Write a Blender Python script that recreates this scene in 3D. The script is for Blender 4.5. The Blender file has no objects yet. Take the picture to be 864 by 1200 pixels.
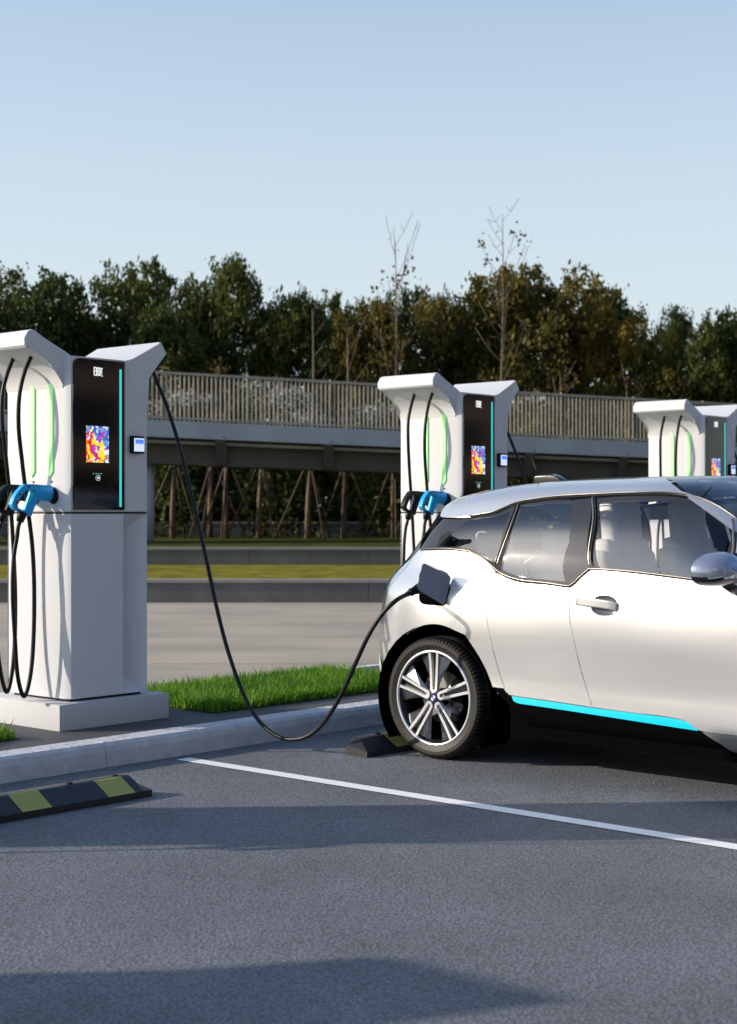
import bpy, bmesh, math, random
import numpy as np
from mathutils import Vector, Matrix
from mathutils.bvhtree import BVHTree
from mathutils.geometry import delaunay_2d_cdt, barycentric_transform

R = math.radians
sc = bpy.context.scene
COL = sc.collection
random.seed(7)
rng = np.random.default_rng(11)

# ------------------------------------------------------------------ camera, sky, sun, exposure
FPX = 1808.0
CAMZ = 1.41
ANG = R(41.67)
SA, CA = math.sin(ANG), math.cos(ANG)
cam_d = bpy.data.cameras.new("camera")
cam = bpy.data.objects.new("camera", cam_d)
COL.objects.link(cam)
cam.location = (0, 0, CAMZ)
cam.rotation_euler = (R(90), 0, -math.atan2(CA, SA))
cam_d.sensor_fit = 'VERTICAL'
cam_d.sensor_height = 36.0
cam_d.sensor_width = 36.0
cam_d.lens = FPX / 1200 * 36
cam_d.clip_start = 0.1
cam_d.clip_end = 3000
cam_d.dof.use_dof = True
cam_d.dof.focus_distance = 7.9
cam_d.dof.aperture_fstop = 3.9
sc.camera = cam

SUN_EL = R(19.8)
sdir = Vector((-math.cos(SUN_EL) * math.sqrt(.5), math.cos(SUN_EL) * math.sqrt(.5), math.sin(SUN_EL)))  # towards the sun
w = bpy.data.worlds.new("World")
sc.world = w
w.use_nodes = True
nt = w.node_tree
nt.nodes.clear()
sky = nt.nodes.new('ShaderNodeTexSky')
sky.sky_type = 'NISHITA'
sky.sun_disc = False
sky.sun_elevation = SUN_EL
sky.sun_rotation = math.atan2(sdir.x, sdir.y)
sky.altitude = 0
sky.air_density = 1.0
sky.dust_density = 1.5
sky.ozone_density = 3.5
bg = nt.nodes.new('ShaderNodeBackground')
bg.inputs[1].default_value = 0.15
wo = nt.nodes.new('ShaderNodeOutputWorld')
# thin haze: the low sky is paler than the zenith, all the way round
geo = nt.nodes.new('ShaderNodeTexCoord'); sep = nt.nodes.new('ShaderNodeSeparateXYZ')
nt.links.new(geo.outputs['Generated'], sep.inputs[0])
hz = nt.nodes.new('ShaderNodeMapRange'); hz.interpolation_type = 'SMOOTHSTEP'
hz.inputs['From Min'].default_value = 0.0; hz.inputs['From Max'].default_value = 0.60
hz.inputs['To Min'].default_value = 0.88; hz.inputs['To Max'].default_value = 0.0
nt.links.new(sep.outputs[2], hz.inputs['Value'])
hm = nt.nodes.new('ShaderNodeMix'); hm.data_type = 'RGBA'
hm.inputs[7].default_value = (3.35, 3.72, 3.80, 1)
nt.links.new(hz.outputs[0], hm.inputs[0]); nt.links.new(sky.outputs[0], hm.inputs[6])
nt.links.new(hm.outputs[2], bg.inputs[0])
nt.links.new(bg.outputs[0], wo.inputs[0])

sun_d = bpy.data.lights.new("sun", 'SUN')
sun_d.energy = 3.4
sun_d.angle = R(0.5)
sun_d.color = (1.0, 0.88, 0.74)
sun = bpy.data.objects.new("sun", sun_d)
COL.objects.link(sun)
sun.location = (-8, 12, 12)
sun.rotation_euler = sdir.to_track_quat('Z', 'Y').to_euler()

sc.view_settings.view_transform = 'Standard'
sc.view_settings.look = 'None'
sc.view_settings.gamma = 1
sc.view_settings.exposure = 0.57
sc.view_settings.use_curve_mapping = False
sc.render.engine = 'CYCLES'
sc.cycles.use_denoising = True
sc.cycles.max_bounces = 8
sc.cycles.transparent_max_bounces = 16
sc.cycles.sample_clamp_indirect = 6

# ------------------------------------------------------------------ helpers
def CW(r, f, z=0.0):
    "camera-frame right / forward distances -> world"
    return Vector((SA * r + CA * f, -CA * r + SA * f, z))

def ray(px, py):
    r, f, u = (px - 432) / FPX, 1.0, (600 - py) / FPX
    return Vector((SA * r + CA * f, -CA * r + SA * f, u))

def at_x(px, py, X):
    d = ray(px, py); k = X / d.x
    return Vector((X, d.y * k, CAMZ + d.z * k))

def at_y(px, py, Y):
    d = ray(px, py); k = Y / d.y
    return Vector((d.x * k, Y, CAMZ + d.z * k))

def srgb(r, g, b):
    f = lambda c: (c / 255 / 12.92) if c / 255 <= .04045 else ((c / 255 + .055) / 1.055) ** 2.4
    return (f(r), f(g), f(b))

def mat(name, color, rough=.5, metal=0.0, spec=.5, coat=0.0, emit=None, estr=1.0, noise=None, bump=None, coat_rough=.03):
    """principled material. noise=(scale, amount) mottles the colour; bump=(scale, strength, distance)"""
    m = bpy.data.materials.new(name)
    m.use_nodes = True
    n = m.node_tree.nodes; l = m.node_tree.links
    p = n['Principled BSDF']
    p.inputs['Base Color'].default_value = (*color, 1)
    p.inputs['Roughness'].default_value = rough
    p.inputs['Metallic'].default_value = metal
    p.inputs['Specular IOR Level'].default_value = spec
    p.inputs['Coat Weight'].default_value = coat
    p.inputs['Coat Roughness'].default_value = coat_rough
    if emit:
        p.inputs['Emission Color'].default_value = (*emit, 1)
        p.inputs['Emission Strength'].default_value = estr
    tc = None
    if noise or bump:
        tc = n.new('ShaderNodeTexCoord')
    if noise:
        nz = n.new('ShaderNodeTexNoise'); nz.inputs['Scale'].default_value = noise[0]; nz.inputs['Detail'].default_value = 6
        l.new(tc.outputs['Object'], nz.inputs['Vector'])
        mr = n.new('ShaderNodeMapRange')
        mr.inputs['From Min'].default_value = .25; mr.inputs['From Max'].default_value = .75
        mr.inputs['To Min'].default_value = 1 - noise[1]; mr.inputs['To Max'].default_value = 1 + noise[1]
        l.new(nz.outputs['Fac'], mr.inputs['Value'])
        mx = n.new('ShaderNodeVectorMath'); mx.operation = 'SCALE'
        mx.inputs[0].default_value = color
        l.new(mr.outputs[0], mx.inputs['Scale'])
        l.new(mx.outputs[0], p.inputs['Base Color'])
    if bump:
        nb = n.new('ShaderNodeTexNoise'); nb.inputs['Scale'].default_value = bump[0]; nb.inputs['Detail'].default_value = 5
        l.new(tc.outputs['Object'], nb.inputs['Vector'])
        b = n.new('ShaderNodeBump'); b.inputs['Strength'].default_value = bump[1]; b.inputs['Distance'].default_value = bump[2]
        l.new(nb.outputs['Fac'], b.inputs['Height'])
        l.new(b.outputs[0], p.inputs['Normal'])
    return m

def link(o, parent=None):
    COL.objects.link(o)
    if parent is not None:
        o.parent = parent
    return o

def tag(o, label=None, cat=None, group=None, kind=None):
    if label: o['label'] = label
    if cat: o['category'] = cat
    if group: o['group'] = group
    if kind: o['kind'] = kind
    return o

def empty(name, loc, label=None, cat=None, group=None, rz=0):
    o = bpy.data.objects.new(name, None)
    o.empty_display_size = .2
    o.location = loc; o.rotation_euler = (0, 0, rz)
    link(o)
    return tag(o, label, cat, group)

def mesh(name, verts, faces, m=None, parent=None, smooth=False, normals=None, mats=None, fmat=None):
    me = bpy.data.meshes.new(name)
    me.from_pydata([tuple(v) for v in verts], [], [tuple(f) for f in faces])
    if m: me.materials.append(m)
    if mats:
        for q in mats: me.materials.append(q)
    if fmat is not None:
        me.polygons.foreach_set('material_index', fmat)
    if smooth:
        me.polygons.foreach_set('use_smooth', [True] * len(me.polygons))
    me.update()
    if normals is not None:
        me.normals_split_custom_set_from_vertices([tuple(x) for x in normals])
    o = bpy.data.objects.new(name, me)
    return link(o, parent)

def bm_obj(name, bm, m, parent=None, smooth=False, auto=None):
    bmesh.ops.recalc_face_normals(bm, faces=bm.faces)
    me = bpy.data.meshes.new(name)
    bm.to_mesh(me); bm.free()
    for q in (m if isinstance(m, (list, tuple)) else [m]): me.materials.append(q)
    if smooth: me.polygons.foreach_set('use_smooth', [True] * len(me.polygons))
    if auto is not None:
        me.polygons.foreach_set('use_smooth', [True] * len(me.polygons))
        me.set_sharp_from_angle(angle=R(auto))
    o = bpy.data.objects.new(name, me)
    return link(o, parent)

def add_box(bm, x0, x1, y0, y1, z0, z1, bevel=0, seg=2, mi=0):
    vs = [bm.verts.new(p) for p in ((x0,y0,z0),(x1,y0,z0),(x1,y1,z0),(x0,y1,z0),(x0,y0,z1),(x1,y0,z1),(x1,y1,z1),(x0,y1,z1))]
    fs = [bm.faces.new([vs[i] for i in q]) for q in ((0,3,2,1),(4,5,6,7),(0,1,5,4),(1,2,6,5),(2,3,7,6),(3,0,4,7))]
    for f in fs: f.material_index = mi
    if bevel:
        es = list({e for f in fs for e in f.edges})
        bmesh.ops.bevel(bm, geom=es, offset=bevel, segments=seg, affect='EDGES', profile=.6, material=-1)

def box(name, x0, x1, y0, y1, z0, z1, m, parent=None, bevel=0, seg=2):
    bm = bmesh.new(); add_box(bm, x0, x1, y0, y1, z0, z1, bevel, seg)
    return bm_obj(name, bm, m, parent, auto=35 if bevel else None)

def prism(bm, pts, y0, y1, bevel=0, seg=2, axis='y', mi=0):
    "extrude a 2D outline (x,z) along y, (y,z) along x, or (x,y) along z"
    mk = {'y': lambda p, t: (p[0], t, p[1]), 'x': lambda p, t: (t, p[0], p[1]), 'z': lambda p, t: (p[0], p[1], t)}[axis]
    a = [bm.verts.new(mk(p, y0)) for p in pts]; b = [bm.verts.new(mk(p, y1)) for p in pts]
    n = len(pts)
    fa = bm.faces.new(a); fb = bm.faces.new(b[::-1])
    sides = [bm.faces.new((a[i], b[i], b[(i + 1) % n], a[(i + 1) % n])) for i in range(n)]
    for f in [fa, fb] + sides: f.material_index = mi
    if bevel:
        bmesh.ops.bevel(bm, geom=list(set(fa.edges) | set(fb.edges)), offset=bevel, segments=seg, affect='EDGES', profile=.6, material=-1)

def spline(pts, n=8, closed=False):
    "Catmull-Rom through the points"
    P = [np.array(p, float) for p in pts]
    out = []
    N = len(P)
    segs = N if closed else N - 1
    for i in range(segs):
        p1, p2 = P[i], P[(i + 1) % N]
        p0 = P[(i - 1) % N] if (closed or i > 0) else 2 * p1 - p2
        p3 = P[(i + 2) % N] if (closed or i + 2 < N) else 2 * p2 - p1
        for k in range(n):
            t = k / n
            out.append(.5 * ((2 * p1) + (-p0 + p2) * t + (2 * p0 - 5 * p1 + 4 * p2 - p3) * t * t + (-p0 + 3 * p1 - 3 * p2 + p3) * t ** 3))
    if not closed: out.append(P[-1])
    return out

def tube_data(path, rad, seg=10, cap=True):
    pts = [Vector(p) for p in path]
    n = len(pts)
    rads = rad if hasattr(rad, '__len__') else [rad] * n
    V, F = [], []
    up = Vector((0, 0, 1))
    t0 = (pts[1] - pts[0]).normalized()
    if abs(t0.dot(up)) > .95: up = Vector((1, 0, 0))
    nrm = t0.cross(up).normalized()
    prev = t0
    for i in range(n):
        t = (pts[min(i + 1, n - 1)] - pts[max(i - 1, 0)]).normalized()
        q = prev.rotation_difference(t)
        nrm = (q @ nrm); nrm = (nrm - t * nrm.dot(t)).normalized()
        prev = t
        b = t.cross(nrm)
        for k in range(seg):
            a = 2 * math.pi * k / seg
            V.append(pts[i] + (nrm * math.cos(a) + b * math.sin(a)) * rads[i])
    for i in range(n - 1):
        for k in range(seg):
            F.append((i * seg + k, i * seg + (k + 1) % seg, (i + 1) * seg + (k + 1) % seg, (i + 1) * seg + k))
    if cap:
        F.append(tuple(range(seg))[::-1]); F.append(tuple((n - 1) * seg + k for k in range(seg)))
    return V, F

def tube(name, path, rad, m, parent=None, seg=10):
    V, F = tube_data(path, rad, seg)
    return mesh(name, V, F, m, parent, smooth=True)

def lathe_data(prof, seg=64, closed=False):
    "profile [(radius, y)] turned about the y axis"
    V, F = [], []
    n = len(prof)
    for k in range(seg):
        a = 2 * math.pi * k / seg
        for r, y in prof: V.append((r * math.cos(a), y, r * math.sin(a)))
    for k in range(seg):
        for i in range(n - (0 if closed else 1)):
            j = (i + 1) % n
            F.append((k * n + i, k * n + j, ((k + 1) % seg) * n + j, ((k + 1) % seg) * n + i))
    return V, F

def copy_tree(o, parent=None):
    c = o.copy(); COL.objects.link(c)
    if parent is not None: c.parent = parent
    for ch in list(o.children): copy_tree(ch, c)
    return c

# ------------------------------------------------------------------ ground materials
def asphalt_mat(name, base, amp=.28, lo=.9, hi=1.1, rough=.75):
    m = bpy.data.materials.new(name); m.use_nodes = True
    n = m.node_tree.nodes; l = m.node_tree.links; p = n['Principled BSDF']
    tc = n.new('ShaderNodeTexCoord')
    def noise(scale, detail=4, rgh=.6):
        z = n.new('ShaderNodeTexNoise'); z.inputs['Scale'].default_value = scale; z.inputs['Detail'].default_value = detail
        z.inputs['Roughness'].default_value = rgh
        l.new(tc.outputs['Object'], z.inputs['Vector']); return z
    def rng_(src, a, b, c, d):
        q = n.new('ShaderNodeMapRange'); q.inputs['From Min'].default_value = a; q.inputs['From Max'].default_value = b
        q.inputs['To Min'].default_value = c; q.inputs['To Max'].default_value = d
        l.new(src, q.inputs['Value']); return q.outputs[0]
    fine = noise(120, 3, .75); vor = n.new('ShaderNodeTexVoronoi'); vor.inputs['Scale'].default_value = 75
    l.new(tc.outputs['Object'], vor.inputs['Vector'])
    big = noise(1.1, 7, .62); mid = noise(9, 4)
    a = rng_(fine.outputs['Fac'], .3, .7, 1 - amp, 1 + amp)
    b = rng_(big.outputs['Fac'], .3, .7, lo, hi)
    c = rng_(mid.outputs['Fac'], .3, .7, .95, 1.05)
    d = rng_(vor.outputs['Distance'], 0, .7, 1 + amp * .9, 1 - amp * .5)
    mul = None
    for s in (a, b, c, d):
        if mul is None: mul = s
        else:
            q = n.new('ShaderNodeMath'); q.operation = 'MULTIPLY'; l.new(mul, q.inputs[0]); l.new(s, q.inputs[1]); mul = q.outputs[0]
    mx = n.new('ShaderNodeVectorMath'); mx.operation = 'SCALE'; mx.inputs[0].default_value = base
    l.new(mul, mx.inputs['Scale']); l.new(mx.outputs[0], p.inputs['Base Color'])
    p.inputs['Roughness'].default_value = rough
    p.inputs['Specular IOR Level'].default_value = .35
    bp = n.new('ShaderNodeBump'); bp.inputs['Strength'].default_value = .55; bp.inputs['Distance'].default_value = .004
    ad = n.new('ShaderNodeMath'); ad.operation = 'SUBTRACT'
    l.new(fine.outputs['Fac'], ad.inputs[0]); l.new(vor.outputs['Distance'], ad.inputs[1])
    l.new(ad.outputs[0], bp.inputs['Height']); l.new(bp.outputs[0], p.inputs['Normal'])
    return m

M = {}
M['asphalt'] = asphalt_mat('parking_asphalt', (.160, .169, .182), amp=.55, lo=.80, hi=1.17)
M['island_asphalt'] = asphalt_mat('island_asphalt', (.085, .088, .095), amp=.35)
M['kerb'] = mat('kerb_concrete', (.56, .57, .59), .85, noise=(9, .14), bump=(22, .9, .012))
M['plinth'] = mat('plinth_concrete', (.56, .56, .57), .8, noise=(120, .12), bump=(160, .35, .003))
M['paint_white'] = mat('road_paint', (.92, .92, .92), .6, noise=(60, .05), bump=(150, .4, .002))
M['terrace'] = mat('terrace_concrete', (.13, .13, .125), .9, noise=(1.4, .28), bump=(8, .3, .01))
M['coping'] = mat('coping_concrete', (.30, .29, .27), .9, noise=(3, .15))

def far_paving_mat():
    m = bpy.data.materials.new('far_paving'); m.use_nodes = True
    n = m.node_tree.nodes; l = m.node_tree.links; p = n['Principled BSDF']
    tc = n.new('ShaderNodeTexCoord')
    mp = n.new('ShaderNodeMapping'); mp.inputs['Rotation'].default_value = (0, 0, math.atan2(CA, SA)); mp.inputs['Location'].default_value = (311, 1.3, 0)
    l.new(tc.outputs['Object'], mp.inputs['Vector'])
    m2 = n.new('ShaderNodeMapping'); m2.inputs['Scale'].default_value = (.30, .50, 1); l.new(mp.outputs[0], m2.inputs['Vector'])
    z = n.new('ShaderNodeTexNoise'); z.inputs['Scale'].default_value = 1.6; z.inputs['Detail'].default_value = 6
    l.new(m2.outputs[0], z.inputs['Vector'])
    r = n.new('ShaderNodeValToRGB')
    r.color_ramp.elements[0].position = .34; r.color_ramp.elements[0].color = (.34, .295, .23, 1)
    r.color_ramp.elements[1].position = .66; r.color_ramp.elements[1].color = (.47, .40, .30, 1)
    l.new(z.outputs['Fac'], r.inputs['Fac'])
    br = n.new('ShaderNodeTexBrick'); br.inputs['Scale'].default_value = .16; br.inputs['Mortar Size'].default_value = .004; br.inputs['Brick Width'].default_value = 900; br.offset = .37; br.inputs['Row Height'].default_value = .5
    br.inputs['Color1'].default_value = (1, 1, 1, 1); br.inputs['Color2'].default_value = (.93, .93, .93, 1); br.inputs['Mortar'].default_value = (.5, .45, .45, 1)
    l.new(mp.outputs[0], br.inputs['Vector'])
    mx = n.new('ShaderNodeMix'); mx.data_type = 'RGBA'; mx.blend_type = 'MULTIPLY'; mx.inputs[0].default_value = 1
    l.new(r.outputs[0], mx.inputs[6]); l.new(br.outputs[0], mx.inputs[7]); l.new(mx.outputs[2], p.inputs['Base Color'])
    p.inputs['Roughness'].default_value = .9
    return m
M['far_paving'] = far_paving_mat()

def grass_ground_mat(name, c1, c2, scale):
    m = bpy.data.materials.new(name); m.use_nodes = True
    n = m.node_tree.nodes; l = m.node_tree.links; p = n['Principled BSDF']
    tc = n.new('ShaderNodeTexCoord')
    z = n.new('ShaderNodeTexNoise'); z.inputs['Scale'].default_value = scale; z.inputs['Detail'].default_value = 8
    l.new(tc.outputs['Object'], z.inputs['Vector'])
    r = n.new('ShaderNodeValToRGB')
    r.color_ramp.elements[0].position = .3; r.color_ramp.elements[0].color = (*c1, 1)
    r.color_ramp.elements[1].position = .7; r.color_ramp.elements[1].color = (*c2, 1)
    l.new(z.outputs['Fac'], r.inputs['Fac']); l.new(r.outputs[0], p.inputs['Base Color'])
    b = n.new('ShaderNodeBump'); b.inputs['Strength'].default_value = 1; b.inputs['Distance'].default_value = .08
    z2 = n.new('ShaderNodeTexNoise'); z2.inputs['Scale'].default_value = 22; l.new(tc.outputs['Object'], z2.inputs['Vector'])
    l.new(z2.outputs['Fac'], b.inputs['Height']); l.new(b.outputs[0], p.inputs['Normal'])
    p.inputs['Roughness'].default_value = .95; p.inputs['Specular IOR Level'].default_value = .1
    return m
M['lawn'] = grass_ground_mat('terrace_grass', (.12, .12, .012), (.33, .28, .03), 2.2)
M['earth'] = grass_ground_mat('undergrowth_soil', (.02, .025, .010), (.05, .055, .018), .6)

# ------------------------------------------------------------------ ground sheets
def sheet(name, pts, m, kind='structure'):
    o = mesh(name, pts, [tuple(range(len(pts)))], m)
    return tag(o, kind=kind)

Y_K0, Y_K1 = 6.74, 8.62        # island between the front and the back kerb faces
HK = .13
S = 900
sheet('ground', [(-S, -S, -.012), (S, -S, -.012), (S, S, -.012), (-S, S, -.012)], M['earth'])
sheet('parking_lot', [(-60, -60, 0), (70, -60, 0), (70, Y_K0 + .05, 0), (-60, Y_K0 + .05, 0)], M['asphalt'])
sheet('far_pavement', [(-90, Y_K1 - .05, 0), (140, Y_K1 - .05, 0), CW(60, 24.2), CW(-75, 24.2)], M['far_paving'])
sheet('island_paving', [(-40, Y_K0 + .15, HK), (50, Y_K0 + .15, HK), (50, Y_K1 - .1, HK), (-40, Y_K1 - .1, HK)], M['island_asphalt'])

def kerb(name, y0, y1, front):
    bm = bmesh.new()
    b = .035
    if front:
        prof = [(y0, -.01), (y0 + .008, HK - b - .01), (y0 + .02, HK - .014), (y0 + .045, HK + .002), (y1, HK + .006), (y1, -.01)]
    else:
        prof = [(y0, -.01), (y0, HK + .006), (y1 - .045, HK + .002), (y1 - .02, HK - .014), (y1 - .008, HK - b), (y1, -.01)]
    xs = np.concatenate([np.arange(-40.6, 50, 2.0), [50]])
    L = 2.0
    for x in xs[:-1]:
        prism(bm, prof, x + .0025, x + L - .0025, axis='x')
    o = bm_obj(name, bm, M['kerb'])
    return tag(o, kind='structure')
kerb('front_kerb', Y_K0, Y_K0 + .19, True)
kerb('back_kerb', Y_K1 - .15, Y_K1, False)

# painted bay lines
PITCH = 3.73
for k in range(-2, 4):
    x = 5.87 + k * PITCH
    sheet('bay_line', [(x - .05, -6, .004), (x + .05, -6, .004), (x + .05, 6.64, .004), (x - .05, 6.64, .004)], M['paint_white'])

# terraces beyond the far pavement
def cbox(name, r0, r1, f0, f1, z0, z1, m):
    P = [CW(r0, f0, z0), CW(r1, f0, z0), CW(r1, f1, z0), CW(r0, f1, z0), CW(r0, f0, z1), CW(r1, f0, z1), CW(r1, f1, z1), CW(r0, f1, z1)]
    return mesh(name, P, [(0,3,2,1),(4,5,6,7),(0,1,5,4),(1,2,6,5),(2,3,7,6),(3,0,4,7)], m)

def low_wall(r0, r1, f, z0, z1, th, label):
    t = empty('terrace_wall', CW(0, f, z0), label, 'retaining wall')
    bm = bmesh.new()
    bc = bmesh.new()
    Lr = 2.4
    k = int((r1 - r0) / Lr)
    for i in range(k):
        a = r0 + i * Lr
        add_box(bm, a + .004, a + Lr - .004, 0, th, 0, z1 - z0 - .05)
        add_box(bc, a + .003, a + Lr - .003, -.02, th + .02, z1 - z0 - .05, z1 - z0)
    for b_, nm, mm in ((bm, 'wall_face', M['terrace']), (bc, 'coping', M['coping'])):
        o = bm_obj(nm, b_, mm, t)
    t.rotation_euler = (0, 0, math.atan2(-CA, SA))
    return t
low_wall(-60, 60, 24.0, 0, .36, .25, 'low dark grey concrete retaining wall beside the far pavement')
low_wall(-60, 60, 31.0, .34, .70, .25, 'low grey concrete retaining wall behind the strip of yellow-green lawn')
sheet('lower_lawn', [CW(-60, 24.2, .35), CW(60, 24.2, .35), CW(60, 31.1, .35), CW(-60, 31.1, .35)], M['lawn'])
sheet('upper_lawn', [CW(-60, 31.2, .69), CW(60, 31.2, .69), CW(60, 45, .69), CW(-60, 45, .69)], grass_ground_mat('upper_grass', (.035, .045, .010), (.11, .11, .02), .8))
sheet('wood_floor', [CW(-160, 44, .68), CW(160, 44, .68), CW(260, 130, .68), CW(-260, 130, .68)], M['earth'])

# ------------------------------------------------------------------ grass patches on the island
def leaf_mat(name, c1, c2, trans=.35, scale=1.5, rough=.5, obj_var=0.25):
    m = bpy.data.materials.new(name); m.use_nodes = True
    n = m.node_tree.nodes; l = m.node_tree.links
    n.clear()
    out = n.new('ShaderNodeOutputMaterial')
    p = n.new('ShaderNodeBsdfPrincipled'); tr = n.new('ShaderNodeBsdfTranslucent'); mx = n.new('ShaderNodeMixShader')
    mx.inputs[0].default_value = trans
    tc = n.new('ShaderNodeTexCoord'); g = n.new('ShaderNodeNewGeometry'); oi = n.new('ShaderNodeObjectInfo')
    z = n.new('ShaderNodeTexNoise'); z.inputs['Scale'].default_value = scale; z.inputs['Detail'].default_value = 3
    l.new(tc.outputs['Object'], z.inputs['Vector'])
    a = n.new('ShaderNodeMath'); a.operation = 'MULTIPLY_ADD'; a.inputs[1].default_value = .45
    l.new(g.outputs['Random Per Island'], a.inputs[0]); 
    b = n.new('ShaderNodeMath'); b.operation = 'MULTIPLY_ADD'; b.inputs[1].default_value = obj_var; b.inputs[2].default_value = -.22 - obj_var / 2
    l.new(oi.outputs['Random'], b.inputs[0]); l.new(b.outputs[0], a.inputs[2])
    c = n.new('ShaderNodeMath'); c.operation = 'ADD'; l.new(a.outputs[0], c.inputs[0]); l.new(z.outputs['Fac'], c.inputs[1])
    r = n.new('ShaderNodeValToRGB')
    r.color_ramp.elements[0].position = .22; r.color_ramp.elements[0].color = (*c1, 1)
    r.color_ramp.elements[1].position = .82; r.color_ramp.elements[1].color = (*c2, 1)
    l.new(c.outputs[0], r.inputs['Fac'])
    l.new(r.outputs[0], p.inputs['Base Color']); l.new(r.outputs[0], tr.inputs['Color'])
    p.inputs['Roughness'].default_value = rough; p.inputs['Specular IOR Level'].default_value = .25
    l.new(p.outputs[0], mx.inputs[1]); l.new(tr.outputs[0], mx.inputs[2]); l.new(mx.outputs[0], out.inputs[0])
    return m
M['grass'] = leaf_mat('grass_blades', (.050, .17, .012), (.23, .42, .035), .4, 4, .45, 0)

def grass_mesh(name, w_, d_, count, hmin, hmax, wid):
    x = rng.uniform(0, w_, count); y = rng.uniform(0, d_, count)
    ang = rng.uniform(0, 2 * np.pi, count); h = rng.uniform(hmin, hmax, count) * rng.choice([1, 1, .7, 1.15], count)
    lean = rng.uniform(.1, .75, count) * h; wd = rng.uniform(.6, 1.2, count) * wid
    fa = ang + rng.uniform(-1, 1, count)
    V = np.zeros((count, 5, 3))
    cx, sx = np.cos(fa) * wd / 2, np.sin(fa) * wd / 2
    lx, ly = np.cos(ang + 1.57) * lean, np.sin(ang + 1.57) * lean
    V[:, 0] = np.stack([x - cx, y - sx, 0 * x], 1); V[:, 1] = np.stack([x + cx, y + sx, 0 * x], 1)
    V[:, 2] = np.stack([x + cx * .8 + lx * .35, y + sx * .8 + ly * .35, h * .6], 1)
    V[:, 3] = np.stack([x - cx * .8 + lx * .35, y - sx * .8 + ly * .35, h * .6], 1)
    V[:, 4] = np.stack([x + lx, y + ly, h], 1)
    verts = V.reshape(-1, 3)
    faces = []
    for i in range(count):
        b = i * 5
        faces.append((b, b + 1, b + 2, b + 3)); faces.append((b + 3, b + 2, b + 4))
    me = bpy.data.meshes.new(name)
    me.from_pydata(verts.tolist(), [], faces)
    me.materials.append(M['grass'])
    return me
gme = grass_mesh('grass', 2.22, 1.12, 15000, .05, .105, .009)
for k, lab in ((-1, None), (0, None), (1, None)):
    o = bpy.data.objects.new('grass', gme); link(o)
    o.location = (6.68 + k * PITCH, 7.25, HK + .001)
    tag(o, kind='stuff')
    g = sheet('grass_soil', [(6.66 + k * PITCH, 7.24, HK + .004), (8.92 + k * PITCH, 7.24, HK + .004), (8.92 + k * PITCH, 8.38, HK + .004), (6.66 + k * PITCH, 8.38, HK + .004)], M['earth'])

# ------------------------------------------------------------------ chargers
M['shell'] = mat('charger_white_shell', (.70, .70, .70), .42, spec=.4, noise=(5, .012))
M['shell_low'] = mat('charger_lower_shell', (.68, .685, .70), .45, spec=.4, noise=(5, .015))
M['gap'] = mat('dark_gap', (.012, .012, .013), .7)
M['blackglass'] = mat('black_glass', (.006, .006, .008), .06, spec=.5)
M['rubber'] = mat('black_rubber', (.008, .008, .009), .42, spec=.3, bump=(50, .15, .002))
M['black_plastic'] = mat('black_plastic', (.010, .010, .011), .5, spec=.25)
M['blue_plastic'] = mat('blue_plastic', (.005, .40, .85), .42, spec=.5)
M['cyan_plastic'] = mat('cyan_plastic', (.03, .68, .92), .38)
M['red'] = mat('red_dot', (.35, .01, .02), .4)
M['cyan_lamp'] = mat('cyan_lamp', (.02, .5, .5), .4, emit=srgb(60, 205, 200), estr=.62)
M['green_lamp'] = mat('green_lamp', (.40, .72, .34), .5, emit=srgb(130, 238, 120), estr=.30)
M['screenblue'] = mat('reader_blue', (.02, .08, .5), .3, emit=srgb(70, 115, 225), estr=.9)
M['screenwhite'] = mat('reader_white', (.5, .55, .65), .3, emit=srgb(190, 205, 235), estr=.75)
M['mark'] = mat('white_mark', (.7, .7, .68), .4, emit=(1, 1, .95), estr=.45)
M['statusdot'] = mat('status_dot', (.05, .3, .3), .4, emit=(.1, .5, .5), estr=.5)

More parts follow.
